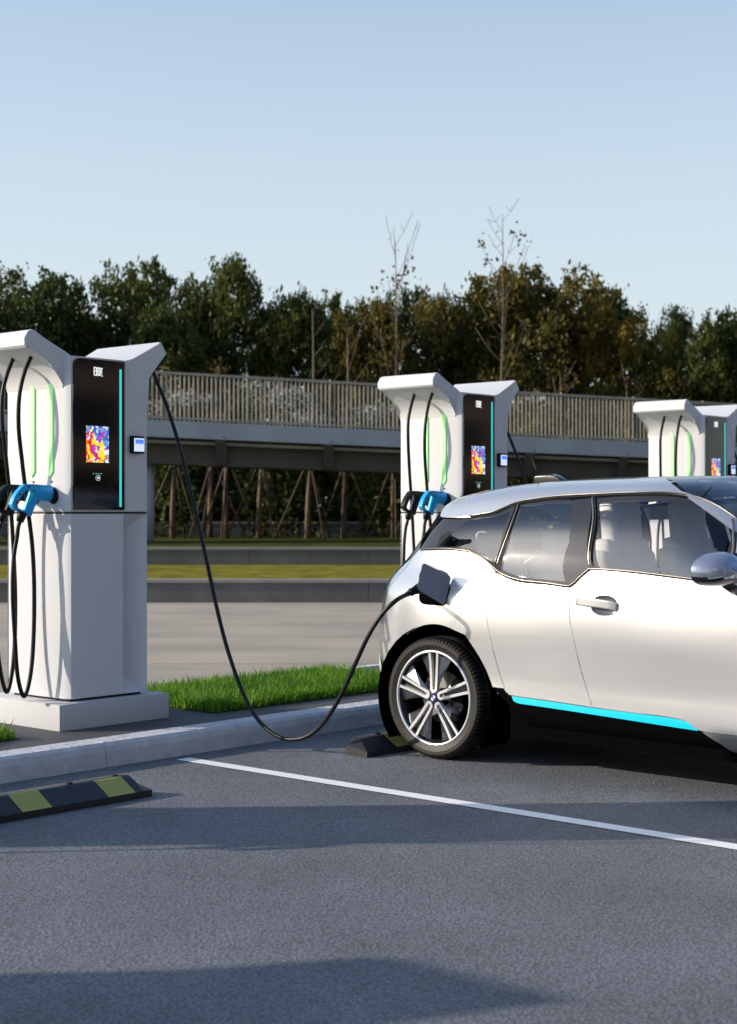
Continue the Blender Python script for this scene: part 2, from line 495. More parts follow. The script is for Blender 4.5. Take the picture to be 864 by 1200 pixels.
def screen_mat():
    "colourful abstract picture glowing on the display"
    m = bpy.data.materials.new('advert_screen'); m.use_nodes = True
    n = m.node_tree.nodes; l = m.node_tree.links; p = n['Principled BSDF']
    tc = n.new('ShaderNodeTexCoord')
    mp = n.new('ShaderNodeMapping'); mp.inputs['Location'].default_value = (3.1, 0, 1.7)
    l.new(tc.outputs['Object'], mp.inputs['Vector'])
    nz = n.new('ShaderNodeTexNoise'); nz.inputs['Scale'].default_value = 18; nz.inputs['Detail'].default_value = 2; l.new(mp.outputs[0], nz.inputs['Vector'])
    ad = n.new('ShaderNodeVectorMath'); ad.operation = 'MULTIPLY_ADD'; ad.inputs[1].default_value = (.10, 0, .10)
    l.new(nz.outputs['Color'], ad.inputs[0]); l.new(mp.outputs[0], ad.inputs[2])
    vo = n.new('ShaderNodeTexVoronoi'); vo.inputs['Scale'].default_value = 42; l.new(ad.outputs[0], vo.inputs['Vector'])
    sx = n.new('ShaderNodeSeparateXYZ'); l.new(tc.outputs['Object'], sx.inputs[0])
    sc2 = n.new('ShaderNodeSeparateColor'); l.new(vo.outputs['Color'], sc2.inputs[0])
    r1 = n.new('ShaderNodeValToRGB'); r1.color_ramp.interpolation = 'CONSTANT'
    cs = [(0, srgb(60, 110, 190)), (.28, srgb(235, 240, 250)), (.42, srgb(110, 160, 220)), (.6, srgb(70, 80, 190)), (.75, srgb(250, 250, 255)), (.9, srgb(200, 60, 190))]
    e = r1.color_ramp.elements
    e[0].position, e[0].color = cs[0][0], (*cs[0][1], 1); e[1].position, e[1].color = cs[1][0], (*cs[1][1], 1)
    for pos, c in cs[2:]:
        q = e.new(pos); q.color = (*c, 1)
    l.new(sc2.outputs[0], r1.inputs['Fac'])
    r2 = n.new('ShaderNodeValToRGB'); r2.color_ramp.interpolation = 'CONSTANT'
    cs = [(0, srgb(225, 30, 25)), (.25, srgb(250, 225, 40)), (.5, srgb(245, 235, 200)), (.66, srgb(240, 120, 40)), (.8, srgb(250, 245, 120)), (.92, srgb(190, 40, 200))]
    e = r2.color_ramp.elements
    e[0].position, e[0].color = cs[0][0], (*cs[0][1], 1); e[1].position, e[1].color = cs[1][0], (*cs[1][1], 1)
    for pos, c in cs[2:]:
        q = e.new(pos); q.color = (*c, 1)
    l.new(sc2.outputs[1], r2.inputs['Fac'])
    # warm colours fill the lower left, blues the rest
    q = n.new('ShaderNodeMath'); q.operation = 'MULTIPLY_ADD'; q.inputs[1].default_value = -7.0; q.inputs[2].default_value = .15
    l.new(sx.outputs[0], q.inputs[0])
    q2 = n.new('ShaderNodeMath'); q2.operation = 'MULTIPLY_ADD'; q2.inputs[1].default_value = -5.0
    l.new(sx.outputs[2], q2.inputs[0]); l.new(q.outputs[0], q2.inputs[2])
    q3 = n.new('ShaderNodeMath'); q3.operation = 'MULTIPLY_ADD'; q3.inputs[1].default_value = 2.5
    l.new(nz.outputs['Fac'], q3.inputs[0]); l.new(q2.outputs[0], q3.inputs[2])
    q4 = n.new('ShaderNodeMath'); q4.operation = 'GREATER_THAN'; q4.inputs[1].default_value = 1.35; l.new(q3.outputs[0], q4.inputs[0])
    mx = n.new('ShaderNodeMix'); mx.data_type = 'RGBA'; l.new(q4.outputs[0], mx.inputs[0]); l.new(r1.outputs[0], mx.inputs[6]); l.new(r2.outputs[0], mx.inputs[7])
    l.new(mx.outputs[2], p.inputs['Emission Color']); p.inputs['Emission Strength'].default_value = .72
    p.inputs['Base Color'].default_value = (.02, .02, .02, 1); p.inputs['Roughness'].default_value = .15
    return m
M['screen'] = screen_mat()

# charger local frame: origin on the island at the plinth's front left corner (5.51, 7.31), x along the kerb, y away from the bay
OX, OY = 5.51, 7.31
FX0, FX1 = 5.62 - OX, 6.222 - OX        # hose faces
FY0, FY1 = 7.37 - OY, 7.98 - OY         # panel faces
FYB = 7.42 - OY
PX0, PX1 = 5.643 - OX, 6.034 - OX
Z_SEAM = 1.405 - HK

def round_pts(cx, cz, r, a0, a1, n=6):
    return [(cx + r * math.cos(R(a0 + (a1 - a0) * k / n)), cz + r * math.sin(R(a0 + (a1 - a0) * k / n))) for k in range(n + 1)]

def make_charger():
    t = empty('ev_charger', (OX, OY, HK))
    # concrete plinth
    box('plinth', 0, .835, 0, .80, 0, .155, M['plinth'], t, bevel=.006, seg=2)
    # shadow-gap foot
    box('foot', FX0 + .03, FX1 - .03, FY0 + .03, FY1 - .03, .155, .20, M['gap'], t)
    # lower cabinet: plan outline with chamfered left corner, pocket on the right of the front
    z0, z1 = .172, Z_SEAM - .006
    V = []; F = []
    ch = .050
    zc = z0 + .145; zd = z1 - .135    # pocket facets
    dp = .135
    xa = PX1
    P = dict(a=(FX0, FY1), b=(FX0, FYB), c=(PX0, FY0), d=(xa, FY0), e=(FX1, FY0), f=(FX1, FY1))
    bm = bmesh.new()
    def v(p, z): return bm.verts.new((p[0], p[1], z))
    lo = {k: v(P[k], z0) for k in P}; hi = {k: v(P[k], z1) for k in P}
    el, eh = bm.verts.new((xa, FY0 + dp, zc)), bm.verts.new((xa, FY0 + dp, zd))
    for k, q in (('a', 'b'), ('b', 'c'), ('c', 'd'), ('e', 'f'), ('f', 'a')):
        bm.faces.new((lo[k], lo[q], hi[q], hi[k]))
    bm.faces.new((lo['d'], el, eh, hi['d']))
    bm.faces.new((el, lo['e'], hi['e'], eh)); bm.faces.new((lo['d'], lo['e'], el)); bm.faces.new((hi['d'], eh, hi['e']))
    bm.faces.new([lo[k] for k in 'abcdef']); bm.faces.new([hi[k] for k in 'abcdef'])
    bmesh.ops.recalc_face_normals(bm, faces=bm.faces)
    sh = [e for e in bm.edges if e.calc_face_angle(0) > .3]
    bmesh.ops.bevel(bm, geom=sh, offset=.004, segments=2, affect='EDGES')
    bm_obj('lower_cabinet', bm, M['shell_low'], t, auto=40)
    # upper cabinet
    z2 = 2.335 - HK
    bm = bmesh.new()
    prof = [(FX0, FY1), (FX0, FYB), (PX0, FY0), (FX1, FY0), (FX1, FY1)]
    prism(bm, prof, Z_SEAM + .006, z2, axis='z')
    bmesh.ops.recalc_face_normals(bm, faces=bm.faces)
    bmesh.ops.bevel(bm, geom=[e for e in bm.edges if e.calc_face_angle(0) > .3], offset=.005, segments=2, affect='EDGES')
    bm_obj('upper_cabinet', bm, M['shell'], t, auto=40)
    bm = bmesh.new(); prism(bm, [(FX0 + .007, FY1 - .007), (FX0 + .007, FYB), (PX0 + .004, FY0 + .007), (FX1 - .007, FY0 + .007), (FX1 - .007, FY1 - .007)], Z_SEAM - .01, Z_SEAM + .01, axis='z')
    bm_obj('seam', bm, M['gap'], t)
    # wings over the hose faces: slab profiles run the whole depth
    h = lambda z: z - HK
    left = [(FX0 + .05, h(2.06)), (FX0 + .012, h(2.10)), (FX0 - .004, h(2.16)), (FX0 - .022, h(2.208)), (FX0 - .055, h(2.250)), (FX0 - .100, h(2.285)), (FX0 - .215, h(2.365)),
            (FX0 - .262, h(2.365)), (FX0 - .275, h(2.378)), (FX0 - .277, h(2.418)), (FX0 - .250, h(2.462)), (FX0 - .222, h(2.473)), (FX0 - .20, h(2.468)),
            (PX0 - .01, h(2.348)), (PX0 + .05, h(2.337)), (PX0 + .08, h(2.30))]
    bm = bmesh.new(); prism(bm, left, FYB - .002, FY1 + .004, bevel=.012, seg=3)
    bm_obj('canopy', bm, M['shell'], t, auto=30)
    right = [(FX1 + .003, h(2.05)), (FX1 + .004, h(2.235)), (FX1 + .018, h(2.262)), (6.372 - OX, h(2.392)), (6.376 - OX, h(2.402)), (6.333 - OX, h(2.468)), (6.324 - OX, h(2.470)),
             (6.314 - OX, h(2.467)), (6.11 - OX, h(2.343)), (6.05 - OX, h(2.338)), (6.05 - OX, h(2.30)), (FX1 - .05, h(2.05))]
    bm = bmesh.new(); prism(bm, right, FY0 - .004, FY1 + .004, bevel=.008, seg=3)
    bm_obj('canopy', bm, M['shell'], t, auto=30)
    # black glass front, rounded upper left corner
    def front(name, pts, m, y=0.0, th=.006, parent=t, bev=0):
        bm = bmesh.new(); prism(bm, pts, FY0 - y - th, FY0 - y, bevel=bev, seg=2)
        return bm_obj(name, bm, m, parent, auto=30)
    rr = .05
    gp = [(PX0 + .003, Z_SEAM + .018), (PX1, Z_SEAM + .018), (PX1, z2 - .012)] + round_pts(PX0 + .003 + rr, z2 - .012 - rr, rr, 90, 180, 8)
    gl = front('glass_panel', gp, M['blackglass'], .003, .008)
    YG = .011
    def rect(x0, x1, za, zb): return [(x0, za), (x1, za), (x1, zb), (x0, zb)]
    fx = lambda px: at_y(px, 600, 7.37 - .012).x - OX      # glass coordinates measured off the photograph
    def fz(px, py): return at_y(px, py, 7.37 - .012).z - HK
    ls = front('light_strip', rect(fx(140.2), fx(142.4), fz(141, 594), fz(141, 433)), M['cyan_lamp'], YG, .004, gl)
    # display: origin at its centre so that the picture sits in object space
    x0, x1, za, zb = fx(101), fx(127.6), fz(114, 542), fz(114, 499.5)
    sc_o = mesh('screen', [(-(x1-x0)/2, 0, -(zb-za)/2), ((x1-x0)/2, 0, -(zb-za)/2), ((x1-x0)/2, 0, (zb-za)/2), (-(x1-x0)/2, 0, (zb-za)/2)], [(0, 1, 2, 3)], M['screen'], gl)
    sc_o.location = ((x0 + x1) / 2, FY0 - YG - .002, (za + zb) / 2)
    # maker's mark: three narrow block characters and a full stop
    bm = bmesh.new()
    lx0, lx1 = fx(110), fx(120.4); lz0, lz1 = fz(115, 441), fz(115, 430.3)
    def px_(u): return lx0 + (lx1 - lx0) * u
    def pz_(v): return lz0 + (lz1 - lz0) * v
    def bar(u0, u1, v0, v1): add_box(bm, px_(u0), px_(u1), FY0 - YG - .003, FY0 - YG, pz_(v0), pz_(v1))
    for u0, u1, v0, v1 in ((0, .10, .1, 1), (0.1, .32, .86, 1), (.1, .32, .50, .62), (.1, .32, .04, .18), (.27, .36, .1, .9),
                           (.42, .50, .05, 1), (.50, .62, .86, .98), (.50, .62, .05, .2), (.58, .66, .05, .98),
                           (.72, .80, .08, .95), (.80, 1, .82, .95), (.86, .92, .25, .8), (.88, 1, 0, .14)):
        bar(u0, u1, v0, v1)
    bm_obj('maker_mark', bm, M['mark'], gl)
    # contactless symbol
    bm = bmesh.new()
    cx, cz = fx(115), fz(115, 560)
    for r0, r1, a0, a1 in ((.0165, .019, 30, 330), (.0, .008, 0, 359.9), (.010, .012, -50, 50), (.0135, .0155, -45, 45)):
        n = 18
        A = [(cx + (r0 if q else r1) * math.cos(R(a0 + (a1 - a0) * k / n)), cz + .9 * (r0 if q else r1) * math.sin(R(a0 + (a1 - a0) * k / n))) for q in (0, 1) for k in range(n + 1)]
        vs = [bm.verts.new((p[0], FY0 - YG - .0025 - r0 * .01, p[1])) for p in A]
        for k in range(n): bm.faces.new((vs[k], vs[k + 1], vs[n + 2 + k], vs[n + 1 + k]))
    bm_obj('contactless_symbol', bm, M['mark'], gl)
    for q in range(4):
        xx = fx(109.8 + q * 3); box('status_light', xx - .004, xx + .004, FY0 - YG - .003, FY0 - YG, fz(115, 555) - .003, fz(115, 555) + .003, M['statusdot'], gl)
    # card reader
    rx0, rx1, ra, rb = fx(152.8), fx(167.6), fz(160, 531.5), fz(160, 511)
    rd = box('card_reader', rx0, rx1, FY0 - .032, FY0 - .001, ra, rb, M['black_plastic'], t, bevel=.008, seg=3)
    box('display', rx0 + .014, rx1 - .007, FY0 - .0345, FY0 - .0322, ra + .012, rb - .014, M['screenwhite'], rd, bevel=.001)
    box('display_header', rx0 + .022, rx1 - .013, FY0 - .0362, FY0 - .0347, rb - .048, rb - .022, M['screenblue'], rd)
    # status strips, small screws and sockets on the hose faces
    for side in (0, 1):
        X = FX0 if side == 0 else FX1
        s = -1 if side == 0 else 1
        for yy in (.222, .402):
            bm = bmesh.new()
            zt, zb_ = 2.19 - HK, 1.622 - HK
            prism(bm, [(yy - .018, zb_ + .03), (yy + .010, zb_), (yy + .018, zb_), (yy + .018, zt), (yy + .014, zt), (yy - .018, zt - .04)], X + s * .001, X + s * .010, axis='x')
            bm_obj('status_strip', bm, M['green_lamp'], t)
            box('screw', X + min(0, s) * .004, X + max(0, s) * .004, yy - .006, yy + .006, 1.585 - HK, 1.597 - HK, M['black_plastic'], t)
            V_, F_ = lathe_data([(.0, 0), (.048, 0), (.048, .006), (.044, .010), (.0, .010)], 28)
            V_ = [(X + s * q[1], yy - .02 + q[0], 1.505 - HK + q[2]) for q in V_]
            mesh('nozzle_holster', V_, F_, M['black_plastic'], t, smooth=False)
        vb = box('side_seam', X + min(0, s) * .0025, X + max(0, s) * .0025, FY1 - .012, FY1 - .008, .18, Z_SEAM - .02, M['gap'], t)
    return t

NOZ = [(0, .040), (-.085, .052), (-.195, .055), (-.235, .030), (-.272, -.010), (-.292, -.050), (-.296, -.066), (-.275, -.092), (-.225, -.108), (-.165, -.132),
       (-.150, -.105), (-.118, -.050), (-.095, -.040), (-.010, -.040)]
HOLE = [(-.160, .022), (-.205, .012), (-.240, -.030), (-.262, -.072), (-.238, -.090), (-.196, -.098), (-.160, -.045), (-.128, .004)]
TRIG = [(-.158, .018), (-.126, .004), (-.136, -.024), (-.182, -.098), (-.204, -.094)]

def nozzle(parent, X, Y, Z, m_body, m_trig, sgn=1):
    "charging handle plugged into a hose face; its outline lies in the x-z plane"
    fx_ = lambda p: (X + sgn * p[0], Z + p[1])
    th = .019
    bm = bmesh.new()
    outer = [np.array(q) for q in spline([fx_(p) for p in NOZ], 3, True)]
    hole = [np.array(q) for q in spline([fx_(p) for p in HOLE], 3, True)]
    # triangulate outline with the grip opening, then give it thickness
    vs = [Vector(q) for q in outer] + [Vector(q) for q in hole]
    n1, n2 = len(outer), len(hole)
    edges = [(i, (i + 1) % n1) for i in range(n1)] + [(n1 + i, n1 + (i + 1) % n2) for i in range(n2)]
    rv, re, rf, _, _, _ = delaunay_2d_cdt(vs, edges, [], 0, 1e-5)
    def inside(pt, poly):
        c = False
        for i in range(len(poly)):
            a, b = poly[i], poly[i - 1]
            if (a[1] > pt[1]) != (b[1] > pt[1]) and pt[0] < (b[0] - a[0]) * (pt[1] - a[1]) / (b[1] - a[1]) + a[0]: c = not c
        return c
    keep = []
    for f in rf:
        c = sum((rv[i] for i in f), Vector((0, 0))) / len(f)
        if inside(c, outer) and not inside(c, hole): keep.append(f)
    va = [bm.verts.new((q.x, Y - th, q.y)) for q in rv]; vb = [bm.verts.new((q.x, Y + th, q.y)) for q in rv]
    for f in keep:
        bm.faces.new([va[i] for i in f]); bm.faces.new([vb[i] for i in f][::-1])
    cnt = {}
    for f in keep:
        for i in range(len(f)):
            k = tuple(sorted((f[i], f[(i + 1) % len(f)]))); cnt[k] = cnt.get(k, 0) + 1
    for (a, b), c in cnt.items():
        if c == 1: bm.faces.new((va[a], va[b], vb[b], vb[a]))
    for q in [q for q in bm.verts if not q.link_faces]: bm.verts.remove(q)
    bmesh.ops.recalc_face_normals(bm, faces=bm.faces)
    rim = [e for e in bm.edges if len(e.link_faces) == 2 and e.calc_face_angle(0) > 1.2]
    bmesh.ops.bevel(bm, geom=rim, offset=.011, segments=3, affect='EDGES', clamp_overlap=True)
    body = bm_obj('handle', bm, m_body, parent, auto=50)
    bm = bmesh.new(); prism(bm, [fx_(p) for p in TRIG], Y - .011, Y + .011, bevel=.003)
    bm_obj('trigger', bm, m_trig, body, auto=40)
    V, F = lathe_data([(0, -.006), (.043, -.006), (.046, -.002), (.046, .003), (.043, .006), (0, .006)], 26)
    mesh('socket_ring', [(X + sgn * q[1] - sgn * .012, Y + q[0], Z + q[2] * .95) for q in V], F, M['black_plastic'], body, smooth=True)
    V, F = lathe_data([(0, -.125), (.026, -.120), (.037, -.095), (.042, -.05), (.044, -.018), (.044, .0), (0, .0)], 30)
    mesh('barrel', [(X + sgn * (q[1] - .010), Y + q[0] * .92, Z + q[2] + .003) for q in V], F, m_body, body, smooth=True)
    if m_body is M['blue_plastic']:
        V, F = lathe_data([(0, -.001), (.010, -.001), (.010, .003), (0, .003)], 14)
        mesh('lock_button', [(X + sgn * (-.262) + q[0], Y - th - q[1], Z - .052 + q[2]) for q in V], F, M['red'], body)
        for ux, uz in ((-.18, .042), (-.105, .022), (-.245, -.006), (-.06, -.028), (-.262, -.075)):
            mesh('rivet', [(X + sgn * ux + q[0] * .5, Y - th - q[1], Z + uz + q[2] * .5) for q in V], F, M['black_plastic'], body)
    # collar where the hose enters
    a, b = Vector((X - sgn * .212, Y, Z - .112)), Vector((X - sgn * .230, Y, Z - .165))
    tube('collar', [a, a.lerp(b, .4), b], [.030, .027, .021], M['rubber'], body, 14)
    return body, b

def left_cable(name, Y, colour, ptsfront, label, cat='charging cable'):
    pass

charger = make_charger()

def local(p): return p - Vector((OX, OY, HK))
def make_left_cable(Y, m_body, m_trig, pix, ):
    c = empty('charging_cable', (FX0 + OX, Y, 1.40))
    body, end = nozzle(c, 0, 0, 1.518 - 1.40, m_body, m_trig)
    path = []
    for i, (px, py, dy) in enumerate(pix):
        q = at_y(px, py, Y + dy)
        path.append(Vector((q.x - (FX0 + OX), dy, q.z - 1.40)))
    path += [end + Vector((-.012, 0, -.035)), end]
    tube('hose', spline(path, 10), .0125, M['rubber'], c, 12)
    return c
cable_a = make_left_cable(7.53, M['blue_plastic'], M['cyan_plastic'],
    [(37.5, 411, 0), (36.5, 418, 0), (29, 436, 0), (23, 463, .0), (22, 500, 0.01), (26, 540, .03), (32, 590, .035), (38, 640, .035), (40.3, 690, .02), (39.5, 747, .01), (36, 790, 0.0), (28.6, 816, -.005), (21, 793, -.005), (17.5, 745, -.01), (15, 695, -.01), (16.2, 655, 0.0), (20, 630, 0)])
cable_b = make_left_cable(7.71, M['black_plastic'], M['black_plastic'],
    [(16.5, 413, 0), (15.5, 420, 0), (8, 440, 0), (3, 463, 0), (3, 495, 0), (7, 535, .02), (12, 585, .03), (15.5, 636, .03), (18, 695, .02), (17.5, 750, .01), (14, 790, 0), (8, 811, 0), (1, 788, 0), (-4, 745, 0), (-6, 695, 0), (-5, 650, 0), (-2, 625, 0)])
# cable on the far hose face, hung back on its holster
def make_right_cable(Y, plugged):
    c = empty('charging_cable', (FX1 + OX, Y, 1.40))
    X0 = FX1 + OX
    if not plugged:
        body, end = nozzle(c, 0, 0, .118, M['blue_plastic'], M['cyan_plastic'], -1)
        P = [Vector((.105, 0, .945)), Vector((.115, 0, .90)), Vector((.15, -.05, .72)), Vector((.22, -.17, .35)), Vector((.28, -.27, -.1)), Vector((.31, -.30, -.55)), Vector((.29, -.25, -.9)),
             Vector((.24, -.15, -1.03)), Vector((.18, -.06, -.9)), Vector((.17, 0, -.5)), end + Vector((.0, 0, -.12)), end]
        tube('hose', spline(P, 10), .0125, M['rubber'], c, 12)
    return c
cable_c = make_right_cable(7.56, False)

LAB = [('white charger with a black glass front beside the hanging hoses, nearest the left edge', 0),
       ('white charger standing directly behind the rear of the parked car', 1),
       ('white charger seen above the car roof at the right edge', 2),
       ('white charger beyond the left edge whose shadow crosses the bay before the left wheel stop', -1),
       ('white charger whose shadow falls across the bottom left corner, far beyond the left edge', -2)]
WHERE = {0: 'on the nearest charger at the left', 1: 'on the charger behind the parked car', 2: 'on the charger above the car roof',
         -1: 'on the charger just beyond the left edge', -2: 'on the farthest charger beyond the left edge'}
for lab, k in LAB:
    t = charger if k == 0 else copy_tree(charger)
    t.location = (OX + k * PITCH, OY, HK)
    tag(t, lab, 'ev charger', 'chargers along the kerb')
    for src, lb in ((cable_a, 'coiled black hose with blue charging handle ' + WHERE[k]),
                    (cable_b, 'looped black hose with black charging handle ' + WHERE[k]),
                    (cable_c, 'black hose hanging from the far side ' + WHERE[k])):
        if k == 0 and src is cable_c: continue
        if k == 0: c = src
        else:
            c = copy_tree(src); c.location = src.location + Vector((k * PITCH, 0, 0))
        tag(c, lb, 'charging cable', 'charging cables hung on the chargers')
for o in [cable_c] + list(cable_c.children_recursive):
    bpy.data.objects.remove(o)

# ------------------------------------------------------------------ wheel stops
M['stop_black'] = mat('wheel_stop_rubber', (.022, .023, .028), .42, noise=(30, .2), bump=(90, .3, .002))
M['stop_yellow'] = mat('wheel_stop_yellow', (.42, .40, .10), .55, noise=(40, .12))
def make_stop():
    t = empty('wheel_stop', (0, 0, 0))
    L = 2.13
    prof = [(0, .0), (0, .034), (.105, .095), (.120, .100), (.150, .100), (.165, .09), (.175, 0)]
    def sect(s, x, k=1): return [Vector((x, .0875 + (p[0] - .0875) * k, p[1])) for p in prof]
    rows = [(-L / 2, .0), (-L / 2 + .055, 1), (L / 2 - .055, 1), (L / 2, 0)]
    V, F = [], []
    n = len(prof)
    for x, full in rows:
        for p in prof:
            z = p[1] if full else min(p[1], .034 + (p[1] - .034) * .25)
            V.append((x, p[0], z))
    for i in range(3):
        for k in range(n - 1): F.append((i * n + k, i * n + k + 1, (i + 1) * n + k + 1, (i + 1) * n + k))
    F.append(tuple(range(n))); F.append(tuple(3 * n + k for k in range(n))[::-1])
    b = mesh('stop_body', V, F, M['stop_black'], t)
    for q in range(4):
        xc = (-.72, -.17, .375, .875)[q]
        hw = .083
        bm = bmesh.new()
        P = [(-.002, .004), (-.002, .0345), (.1045, .0965), (.1195, .102), (.1505, .102)]
        a = [bm.verts.new((xc - hw, p[0], p[1])) for p in P]; d = [bm.verts.new((xc + hw, p[0], p[1])) for p in P]
        for k in range(1, 3): bm.faces.new((a[k], d[k], d[k + 1], a[k + 1]))
        bm_obj('yellow_band', bm, M['stop_yellow'], t)
    for xc in (-.82, -.66 + .0, .66, .94):
        V, F = lathe_data([(0, 0), (.017, 0), (.017, .006), (.010, .009), (0, .009)], 14)
        mesh('fixing_bolt', [(xc + q[0], .135 + q[2], .100 + q[1]) for q in V], F, M['gap'], t)
    return t
ws = make_stop()
ws.location = (3.935, 5.885, 0)
tag(ws, 'black rubber wheel stop with yellow bands in the empty bay at the left', 'wheel stop', 'wheel stops at the heads of the bays')
w2 = copy_tree(ws); w2.location = (3.935 + PITCH, 5.885, 0)
tag(w2, 'black and yellow wheel stop against the rear tyre of the parked car', 'wheel stop', 'wheel stops at the heads of the bays')

# ------------------------------------------------------------------ the car: one analytic body surface, panels cut out of it
XC, YC = 7.67, 5.57
def pchip(xs, ys):
    xs = np.array(xs, float); ys = np.array(ys, float)
    h = np.diff(xs); d = np.diff(ys) / h
    m = np.zeros_like(ys)
    m[0], m[-1] = d[0], d[-1]
    for i in range(1, len(xs) - 1):
        if d[i - 1] * d[i] > 0:
            w1, w2 = 2 * h[i] + h[i - 1], h[i] + 2 * h[i - 1]
            m[i] = (w1 + w2) / (w1 / d[i - 1] + w2 / d[i])
    def f(x):
        x = np.clip(x, xs[0], xs[-1])
        i = np.clip(np.searchsorted(xs, x, side='right') - 1, 0, len(xs) - 2)
        t = (x - xs[i]) / h[i]
        return ((1 + 2 * t) * (1 - t) ** 2 * ys[i] + t * (1 - t) ** 2 * h[i] * m[i] + t * t * (3 - 2 * t) * ys[i + 1] + t * t * (t - 1) * h[i] * m[i + 1])
    return f

SEC = spline([(.50, .17), (.68, .185), (.79, .215), (.845, .27), (.868, .34), (.868, .42), (.866, .50), (.872, .60), (.880, .70), (.882, .78), (.878, .86), (.868, .94), (.8535, 1.01),
       (.837, 1.08), (.804, 1.20), (.757, 1.33), (.690, 1.43), (.62, 1.50), (.50, 1.555), (.33, 1.588), (.16, 1.604), (0, 1.61)], 6)
SEC = np.array(SEC)
_l = np.concatenate([[0], np.cumsum(np.hypot(*np.diff(SEC, axis=0).T))])
PHI = _l / _l[-1]; SLEN = _l[-1]
xs_ = lambda p: np.interp(p, PHI, SEC[:, 0]); zs_ = lambda p: np.interp(p, PHI, SEC[:, 1])
xs_ = pchip(PHI, SEC[:, 0]); zs_ = pchip(PHI, SEC[:, 1])
def phi_z(z): return float(np.interp(z, SEC[:, 1], PHI))
zc_ = pchip([-.6, -.35, -.2, .0, .25, .7, 1.2, 1.6, 1.9, 2.4], [1.38, 1.485, 1.525, 1.562, 1.592, 1.610, 1.613, 1.60, 1.57, 1.50])
ar_ = pchip([.15, .25, .4, .6, .8, .95, 1.05, 1.2, 1.35, 1.45, 1.52, 1.61], [-.56, -.64, -.735, -.765, -.735, -.705, -.685, -.56, -.44, -.39, -.37, -.35])
ae_ = pchip([.15, .25, .4, .6, .75, .85, .93, 1.0, 1.08, 1.2, 1.35, 1.45, 1.53, 1.61], [3.02, 3.12, 3.24, 3.28, 3.24, 3.15, 3.0, 2.72, 2.40, 2.20, 1.98, 1.82, 1.66, 1.45])
am_ = pchip([.2, .95, 1.1, 1.61], [.25, .22, .18, .10])
af_ = pchip([.2, .85, 1.0, 1.15, 1.4, 1.61], [2.5, 2.4, 1.9, 1.5, 1.25, .95])

def body(t, phi):
    "t 0..1 tail, 1..2 flank, 2..3 nose; phi 0 sill .. 1 roof centre -> (x, a, z), arrays"
    t = np.atleast_1d(np.asarray(t, float)); phi = np.atleast_1d(np.asarray(phi, float))
    x0, z0 = xs_(phi), zs_(phi)
    ar, ae, am, af = ar_(z0), ae_(z0), am_(z0), af_(z0)
    nr, nf = 3.1, 2.7
    thr = np.clip(1 - t, 0, 1) * np.pi / 2; thf = np.clip(t - 2, 0, 1) * np.pi / 2
    sr, cr = np.sin(thr) ** (2 / nr), np.cos(thr) ** (2 / nr)
    sf, cf = np.sin(thf) ** (2 / nf), np.cos(thf) ** (2 / nf)
    a = am + (af - am) * np.clip(t - 1, 0, 1) - (am - ar) * sr + (ae - af) * sf
    g = cr * cf
    up = np.clip((z0 - .9) / .25, 0, 1); up = up * up * (3 - 2 * up)
    c = .005 + .0175 * up
    m = 1 - c * np.clip(1.9 - a, 0, None) ** 2
    z = np.where(z0 > 1.0, 1.0 + (z0 - 1.0) * (zc_(a) - 1.0) / .61, z0)
    return np.stack([x0 * m * g, a, z], -1)

def body_n(t, phi):
    e = 1e-3
    t = np.clip(np.atleast_1d(t), .004, 2.996); phi = np.clip(np.atleast_1d(phi), .002, .998)
    du = body(t + e, phi) - body(t - e, phi); dv = body(t, phi + e) - body(t, phi - e)
    n = np.cross(du, dv)
    n /= np.maximum(np.linalg.norm(n, axis=1, keepdims=True), 1e-12)
    return n

def w2(p, side=1):
    "car coordinates (x, a, z) -> local frame of the car object"
    p = np.atleast_2d(p)
    return np.stack([-p[:, 0] * side, -p[:, 1], p[:, 2]], -1)

# ray casting from the photograph's pixels onto the flank
_tt = np.concatenate([np.linspace(0, 1, 90), np.linspace(1, 2, 90)[1:], np.linspace(2, 3, 70)[1:]])
_pp = np.linspace(0, 1, 220)
_T, _P = np.meshgrid(_tt, _pp, indexing='ij')
_V = w2(body(_T.ravel(), _P.ravel())) + np.array([XC, YC, 0])
_uv = np.stack([_T.ravel(), _P.ravel()], -1)
_F = []
for i in range(len(_tt) - 1):
    for j in range(len(_pp) - 1):
        a = i * len(_pp) + j; b = a + len(_pp)
        _F.append((a, b, b + 1)); _F.append((a, b + 1, a + 1))
_bvh = BVHTree.FromPolygons([Vector(v) for v in _V], _F)
CAMP = Vector((0, 0, CAMZ))
def uvpx(px, py):
    d = ray(px, py).normalized()
    loc, n, idx, dist = _bvh.ray_cast(CAMP, d)
    if loc is None: raise RuntimeError('no hit %s %s' % (px, py))
    f = _F[idx]
    q = [Vector(_V[i]) for i in f]; u = [Vector((*_uv[i], 0)) for i in f]
    r = barycentric_transform(loc, q[0], q[1], q[2], u[0], u[1], u[2])
    return (r.x, r.y)
def topt(p):
    return (p[1], p[2]) if p[0] == 's' else uvpx(p[0], p[1])
US, VS = 2.05, SLEN
def outline(segs, step=.02):
    pts = []
    for sg in segs:
        c = [np.array(topt(p)) * (US, VS) for p in sg]
        pts += list(spline(c, 8)) if len(c) > 2 else [c[0], c[1]] if len(c) == 2 else [c[0]]
    out = []
    n = len(pts)
    for i in range(n):
        a, b = pts[i], pts[(i + 1) % n]
        L = np.linalg.norm(b - a)
        if L < 1e-4: continue
        k = max(1, int(L / step))
        for q in range(k): out.append(a + (b - a) * q / k)
    return np.array(out)

